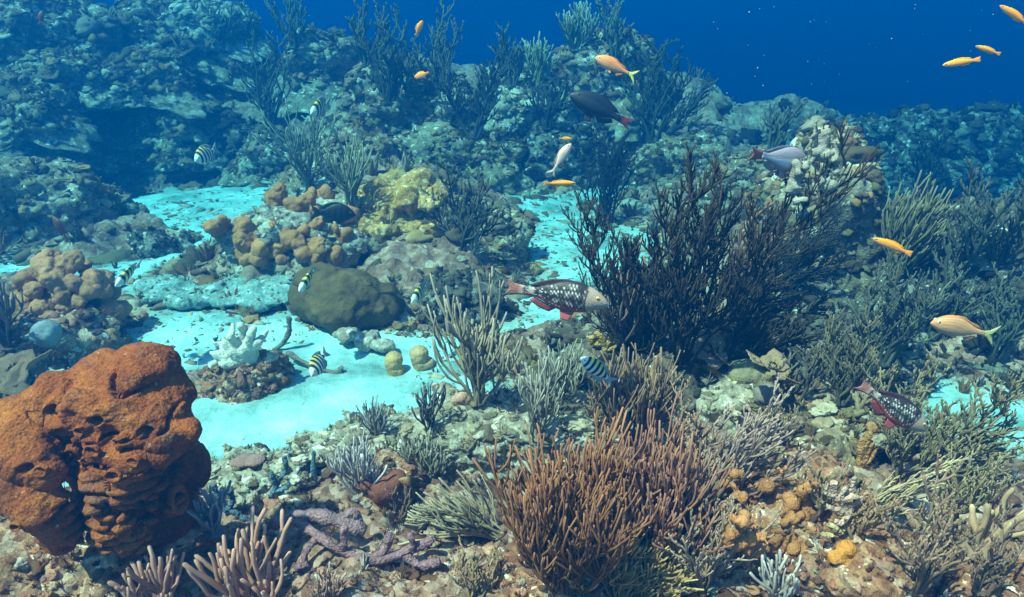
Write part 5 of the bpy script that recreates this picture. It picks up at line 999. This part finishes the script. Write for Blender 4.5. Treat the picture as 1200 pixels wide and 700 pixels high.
# ---- sergeant majors
def sm_col(pale=(0.80, 0.80, 0.74), bar=(0.015, 0.018, 0.025), yel=(0.80, 0.62, 0.10), dark=0.0):
    def f(x, z, V):
        c = cmix(pale, yel, smooth(0.1, 0.8, z) * smooth(0.12, 0.3, x) * (1 - smooth(.75, .95, x))); c = cmix(c, (0.40, 0.45, 0.5), smooth(0.12, 0.0, x) * .7)
        s = 0
        for cx in (0.25, 0.41, 0.57, 0.73, 0.89): s = np.maximum(s, 1 - smooth(0.030, 0.052, np.abs(x + 0.03 * (z * z) - cx - (.02 * (1 - z * z)))))
        s = s * smooth(-1.0, -0.75, z + .0); c = cmix(c, bar, s)
        return c * (1 - dark) + np.array([0.008, 0.011, 0.018]) * dark
    return f
def sergeant(label, px, py, Y, lpx, rot, dark=0.0):
    fc = (lambda x, z: (0.02, 0.025, 0.035)) if dark > .5 else (lambda x, z: (0.30, 0.32, 0.34))
    return fish('sergeant_fish' if dark < .5 else 'dark_sergeant_fish', label, at(px, py, Y), pxsize(lpx, Y, at(px, py, Y)[2]), rot,
        [(0, -.02), (.08, .06), (.2, .15), (.4, .225), (.6, .215), (.8, .13), (.92, .065), (1, .055)], [(0, -.03), (.08, -.08), (.2, -.14), (.4, -.20), (.6, -.19), (.8, -.11), (.92, -.055), (1, -.05)],
        [(0, .012), (.12, .055), (.35, .085), (.6, .07), (.85, .025), (1, .012)], sm_col(dark=dark),
        [(-.29, .05), (-.36, .10), (-.50, .17), (-.455, .06), (-.42, 0), (-.455, -.06), (-.50, -.17), (-.36, -.10), (-.29, -.05)],
        [(.26, .17), (.18, .235), (.05, .265), (-.08, .245), (-.20, .20), (-.27, .15), (-.22, .07), (0, .17)], [(.05, -.17), (-.06, -.235), (-.16, -.23), (-.26, -.16), (-.22, -.06), (-.08, -.15)],
        ([(.24, -.02), (.16, .03), (.07, .02), (.10, -.06), (.18, -.07)], fc), ([(.20, -.15), (.12, -.26), (.06, -.24), (.10, -.16)], fc), (.375, .03, .028), (.7, .65, .4) if dark < .5 else (.05, .05, .06), fc, group='striped fish over the reef')
sergeant('black and white striped fish high on the far reef, uppermost striped one', 376, 127, 4.6, 50, (-10, 5, 256))
sergeant('striped fish hovering before the dark hole at the end of the left sand channel', 242, 181, 4.3, 45, (16, 8, 254))
sergeant('nearly black banded fish facing right over the tan knobbly coral', 391, 250, 3.6, 52, (0, 6, 14), dark=0.985)
sergeant('striped fish hanging tilted, right of the brown lobed coral', 151, 321, 3.2, 54, (-32, 10, 262))
sergeant('small striped fish hanging tilted in front of the olive dome coral', 361, 327, 3.3, 54, (-26, 10, 262))
sergeant('blue tinted striped fish above the pale sea rods, over the dark rock', 493, 343, 3.3, 50, (-8, 5, 252))
sergeant('striped fish over the bright sand near the bleached coral and thin branch', 374, 425, 2.6, 50, (26, 10, 260))
sergeant('larger blue tailed striped fish in front of the brown bristly plume', 700, 434, 2.15, 50, (0, -35, 160))
# ---- parrotfish, spotted
def parrot_col(x, z, V):
    top = np.array((0.026, 0.018, 0.020)); red = np.array((0.36, 0.075, 0.06)); head = np.array((0.44, 0.30, 0.23))
    c = cmix(top, red, smooth(-0.42, -0.72, z)); 
    # white scale spots in rows
    u = (x - .30) * 24; r = z * 5.6; row = np.floor(r); u2 = u + 0.5 * (row % 2); du = np.abs((u2 % 1) - .5); dv = np.abs((r % 1) - .5)
    keep = _h((np.floor(u2)).astype(int), row.astype(int), np.zeros(len(x), dtype=int), 5)
    sp = (1 - smooth(.12, .30, du)) * (1 - smooth(.12, .40, dv)) * (x > .30) * (z > -.68) * (z < .9) * smooth(.12, .3, keep) * (0.12 + 0.88 * smooth(.45, .85, keep))
    c = cmix(c, (0.84, 0.76, 0.72), sp)
    hm = 1 - smooth(.265, .30, x + .04 * z * z - .02); c = cmix(c, head, hm)
    c = cmix(c, (0.36, 0.36, 0.36), (1 - smooth(.06, .22, x)) * smooth(-.1, -.5, z)); c = cmix(c, (0.70, 0.68, 0.66), 1 - smooth(.012, .022, x))
    gill = (1 - smooth(.006, .016, np.abs(x - .29 + .04 * z * z))) * (z < .8); c = cmix(c, (0.02, 0.012, 0.015), gill * .9)
    eyel = (1 - smooth(.05, .12, np.abs(z - .45 + (x - .14) * 3))) * (np.abs(x - .14) < .07); c = cmix(c, (0.75, 0.36, 0.14), eyel * .6)
    c = cmix(c, (0.78, 0.62, 0.52), (1 - smooth(.02, .05, np.abs(x - .93))) * (z > -.5) * .5)
    return c
PT = [(0, .0), (.03, .025), (.12, .085), (.25, .135), (.4, .165), (.55, .155), (.75, .095), (.9, .045), (1, .045)]
PB = [(0, -.025), (.03, -.045), (.12, -.085), (.25, -.125), (.4, -.145), (.55, -.145), (.75, -.085), (.9, -.045), (1, -.045)]
PW = [(0, .015), (.05, .035), (.2, .075), (.4, .085), (.65, .06), (.9, .02), (1, .012)]
def ptail(x, z): 
    return (0.62, 0.36, 0.28) if -.345 < x + abs(z) * .2 and x < -.30 else ((0.40, 0.16, 0.12) if abs(z) < .06 else (0.10, 0.035, 0.04))
TAILL = [(-.29, .045), (-.38, .055), (-.46, .075), (-.52, .10), (-.465, .045), (-.45, 0), (-.465, -.045), (-.52, -.10), (-.46, -.075), (-.38, -.055), (-.29, -.045)]
def parrot(name, label, px, py, Y, lpx, rot, colf, finc, tailc, pelc, pecc, eye=(.385, .048, .021), iris=(.8, .5, .15), bend=0.0):
    return fish(name, label, at(px, py, Y), pxsize(lpx, Y, at(px, py, Y)[2]), rot, PT, PB, PW, colf, TAILL,
        [(.25, .12), (.18, .16), (.08, .178), (-.06, .158), (-.20, .105), (-.27, .06), (-.2, .045), (0, .12)], [(.02, -.13), (-.05, -.18), (-.16, -.145), (-.25, -.09), (-.2, -.05), (-.05, -.11)],
        ([(.24, -.02), (.17, .035), (.08, .02), (.09, -.06), (.17, -.08)], pecc), ([(.20, -.12), (.15, -.235), (.07, -.225), (.05, -.13)], pelc), eye, iris, finc, tailc, bend=bend)
parrot('spotted_parrotfish', 'spotted parrotfish with grey head and red belly, the big one in the centre', 652, 346, 2.05, 124, (0, 7, -6), parrot_col, lambda x, z: (0.05, 0.03, 0.035) if z > 0 else (0.28, 0.06, 0.05), ptail, lambda x, z: (0.46, 0.10, 0.09), lambda x, z: (0.20, 0.12, 0.12))
parrot('spotted_parrotfish', 'smaller spotted parrotfish diving right with a red belly, among lower right gorgonians', 1046, 477, 1.72, 104, (0, 33, -8), parrot_col, lambda x, z: (0.05, 0.02, 0.03) if z > 0 else (0.22, 0.04, 0.04), ptail, lambda x, z: (0.32, 0.06, 0.06), lambda x, z: (0.30, 0.05, 0.06))
parrot('dark_parrotfish', 'almost black parrotfish with reddish tail facing left on the far reef', 704, 128, 3.9, 84, (0, -26, 186), lambda x, z, V: cmix((0.022, 0.020, 0.028), (0.055, 0.06, 0.07), (np.abs(z) < .35) * .5), lambda x, z: (0.03, 0.018, 0.022), lambda x, z: (0.28, 0.035, 0.03) if x < -.36 else (0.05, 0.02, 0.02), lambda x, z: (0.06, 0.03, 0.03), lambda x, z: (0.40, 0.22, 0.20), iris=(.1, .06, .05))
parrot('grey_parrotfish', 'grey pink fish seen from behind with a dark red tail, over the pale pillars', 914, 186, 2.5, 96, (10, 12, 26), lambda x, z, V: cmix((0.34, 0.28, 0.33), (0.74, 0.66, 0.68), (1 - smooth(.15, .45, np.abs(z + .2))) ), lambda x, z: (0.24, 0.18, 0.24), lambda x, z: (0.34, 0.07, 0.07), lambda x, z: (0.3, 0.2, 0.24), lambda x, z: (0.3, 0.25, 0.3))
# ---- grunts
def grunt_col(ye, sil):
    def f(x, z, V):
        c = cmix(sil, ye, smooth(-.55, .1, z)); st = 0
        for k in range(6): zz = .85 - k * .24; st = np.maximum(st, 1 - smooth(.03, .08, np.abs(z - zz + .08 * np.sin(x * 5))))
        return cmix(c, np.minimum(np.array(ye) * np.array([1.1, 1.7, 2.6]), .9) , st * .8 * (x > .1) * (z > -.6))
    return f
GT = [(0, .0), (.05, .045), (.15, .10), (.3, .145), (.45, .145), (.65, .095), (.85, .042), (1, .032)]; GB = [(0, -.02), (.05, -.045), (.15, -.085), (.3, -.115), (.45, -.12), (.65, -.09), (.85, -.038), (1, -.03)]
FORK = [(-.29, .03), (-.36, .05), (-.50, .15), (-.46, .07), (-.395, 0), (-.46, -.07), (-.50, -.15), (-.36, -.05), (-.29, -.03)]
def grunt(label, px, py, Y, lpx, rot, ye, sil, fc, group=None, bend=0.0):
    return fish('striped_grunt', label, at(px, py, Y), pxsize(lpx, Y, at(px, py, Y)[2]), rot, GT, GB, [(0, .012), (.1, .045), (.3, .07), (.55, .055), (.85, .018), (1, .01)], grunt_col(ye, sil), FORK,
        [(.24, .12), (.18, .158), (.06, .158), (-.04, .115), (-.16, .09), (-.24, .055), (-.2, .04), (0, .10)], [(-.02, -.10), (-.07, -.16), (-.17, -.10), (-.2, -.05), (-.1, -.08)],
        ([(.22, -.03), (.14, .0), (.07, -.03), (.11, -.08), (.18, -.08)], lambda x, z: (0.75, 0.45, 0.3)), ([(.16, -.10), (.10, -.17), (.06, -.16), (.08, -.11)], lambda x, z: sil), (.415, .035, .026), (.85, .85, .8), (lambda x, z: tuple(np.array(ye) * .8)), fc, group, bend=bend)
YF = lambda x, z: (0.70, 0.60, 0.14)
grunt('orange striped grunt with a yellow forked tail, above the black fish', 722, 79, 2.9, 56, (8, -24, 184), (0.95, 0.24, 0.06), (0.85, 0.38, 0.22), YF)
grunt('tan orange grunt with a yellowish tail facing left at the right side', 1130, 386, 2.3, 92, (4, -14, 186), (0.88, 0.27, 0.09), (0.80, 0.38, 0.22), lambda x, z: (0.62, 0.50, 0.18))
grunt('peach coloured fish heading steeply up between two yellow orange fish', 657, 187, 2.8, 44, (0, -58, 4), (0.85, 0.42, 0.27), (0.86, 0.66, 0.52), lambda x, z: (0.80, 0.52, 0.40))
# ---- slim yellow wrasses
def wr_col(x, z, V):
    c = cmix((0.90, 0.42, 0.24), (0.98, 0.30, 0.005), smooth(-.5, .0, z)); c = cmix(c, (0.98, 0.46, 0.01), smooth(.3, .9, z) * .6)
    return cmix(c, (0.10, 0.05, 0.04), (1 - smooth(.02, .06, np.abs(x - .08))) * (np.abs(z - .1) < .35) * .8)
WT = [(0, .0), (.06, .03), (.2, .065), (.45, .085), (.7, .068), (.9, .04), (1, .035)]; WB = [(0, -.012), (.06, -.035), (.2, -.065), (.45, -.08), (.7, -.065), (.9, -.038), (1, -.033)]
def wrasse(label, px, py, Y, lpx, rot, bend=0.0, fat=1.0):
    s = lambda p: [(a, b * fat) for a, b in p]
    return fish('yellow_wrasse', label, at(px, py, Y), pxsize(lpx, Y, at(px, py, Y)[2]), rot, s(WT), s(WB), [(0, .01), (.15, .045), (.4, .06), (.8, .03), (1, .012)], wr_col,
        [(-.29, .033), (-.38, .05), (-.49, .07), (-.485, 0), (-.49, -.07), (-.38, -.05), (-.29, -.033)], [(.25, .06 * fat), (.2, .10 * fat), (0, .115 * fat), (-.2, .085 * fat), (-.27, .05), (-.1, .04), (.1, .05)], [(.05, -.07 * fat), (-.02, -.105 * fat), (-.2, -.08 * fat), (-.26, -.04), (0, -.04)],
        ([(.25, -.01), (.18, .02), (.11, .0), (.14, -.04), (.2, -.04)], lambda x, z: (0.9, 0.6, 0.3)), None, (.42, .012, .018), (.5, .2, .1), lambda x, z: (0.95, 0.33, 0.02), lambda x, z: (0.92, 0.30, 0.05), 'slim yellow orange fish in the water', bend=bend)
wrasse('slim bright orange fish slanting down right in front of the olive whips', 1046, 289, 1.9, 56, (10, -22, 182))
wrasse('yellow orange fish pointing slightly down left in open blue water, top right', 1127, 73, 1.9, 46, (8, 8, 184))
wrasse('thinner orange fish just above and right of the yellow one, open blue water', 1158, 59, 2.2, 34, (0, -16, 182))
wrasse('orange fish cut off by the top right corner', 1189, 18, 1.8, 46, (0, -28, 180))
wrasse('slim yellow orange fish facing right under the peach coloured one', 656, 215, 2.5, 38, (5, 0, 4))
wrasse('short orange fish above the peach coloured one', 663, 163, 2.9, 17, (0, 6, 14), fat=1.6)
wrasse('tiny yellow orange fish, lower of the pair hanging at the far reef', 494, 88, 3.0, 19, (0, 20, 170), fat=2.0)
wrasse('tiny orange fish against blue water, upper of the pair at the far reef', 491, 33, 3.0, 19, (0, -60, 20), fat=2.0)
# ---- small dark damselfish and others
def damsel(label, px, py, Y, lpx, rot, front, rear, name='damselfish'):
    fc = lambda x, z: tuple(np.array(rear) * .9)
    return fish(name, label, at(px, py, Y), pxsize(lpx, Y, at(px, py, Y)[2]), rot, [(0, -.01), (.08, .06), (.25, .15), (.45, .18), (.7, .13), (.9, .06), (1, .05)], [(0, -.03), (.08, -.07), (.25, -.14), (.45, -.17), (.7, -.13), (.9, -.055), (1, -.05)],
        [(0, .012), (.12, .05), (.35, .08), (.6, .06), (.85, .022), (1, .012)], lambda x, z, V: cmix(front, rear, smooth(.35, .6, x + .15 * z)),
        [(-.29, .05), (-.38, .10), (-.50, .14), (-.44, 0), (-.50, -.14), (-.38, -.10), (-.29, -.05)], [(.22, .15), (.12, .21), (-.05, .22), (-.20, .20), (-.27, .13), (-.2, .06), (0, .14)], [(.02, -.15), (-.08, -.21), (-.2, -.19), (-.26, -.11), (-.2, -.06)],
        ([(.24, -.02), (.16, .03), (.08, .01), (.12, -.07)], fc), ([(.18, -.14), (.10, -.22), (.05, -.21), (.08, -.14)], fc), (.375, .02, .028), (.3, .2, .1), fc)
damsel('dusky fish, brown in front and black behind, beside the tan swept plume', 484, 566, 1.6, 36, (0, -25, 190), (0.32, 0.17, 0.08), (0.012, 0.012, 0.014))
damsel('slim dark maroon fish pointing up left above the brown lobed coral', 71, 268, 3.1, 34, (0, -62, 160), (0.12, 0.035, 0.04), (0.05, 0.02, 0.03))
damsel('tiny black fish hovering over the purple rope sponge', 498, 618, 1.45, 20, (0, -60, 20), (0.015, 0.013, 0.015), (0.02, 0.015, 0.015))
damsel('small dark reddish fish deep in the top left reef', 48, 21, 5.0, 17, (0, -70, 20), (0.35, 0.10, 0.08), (0.25, 0.08, 0.07))

# ------------------------------------------------------------------ specks drifting in the water (nobody could count them)
g = np.random.default_rng(9); A = Acc(); V0, F0 = ico(1)
for i in range(300):
    p = at(g.uniform(-50, 1250), g.uniform(0, 560) if i > 150 else g.uniform(0, 140), g.uniform(1.2, 5.0)); A.add(V0 * g.uniform(0.0005, 0.0013) + p, F0, (0.45, 0.45, 0.45))
tag(A.build('drifting_specks', M_growth), kind='stuff')
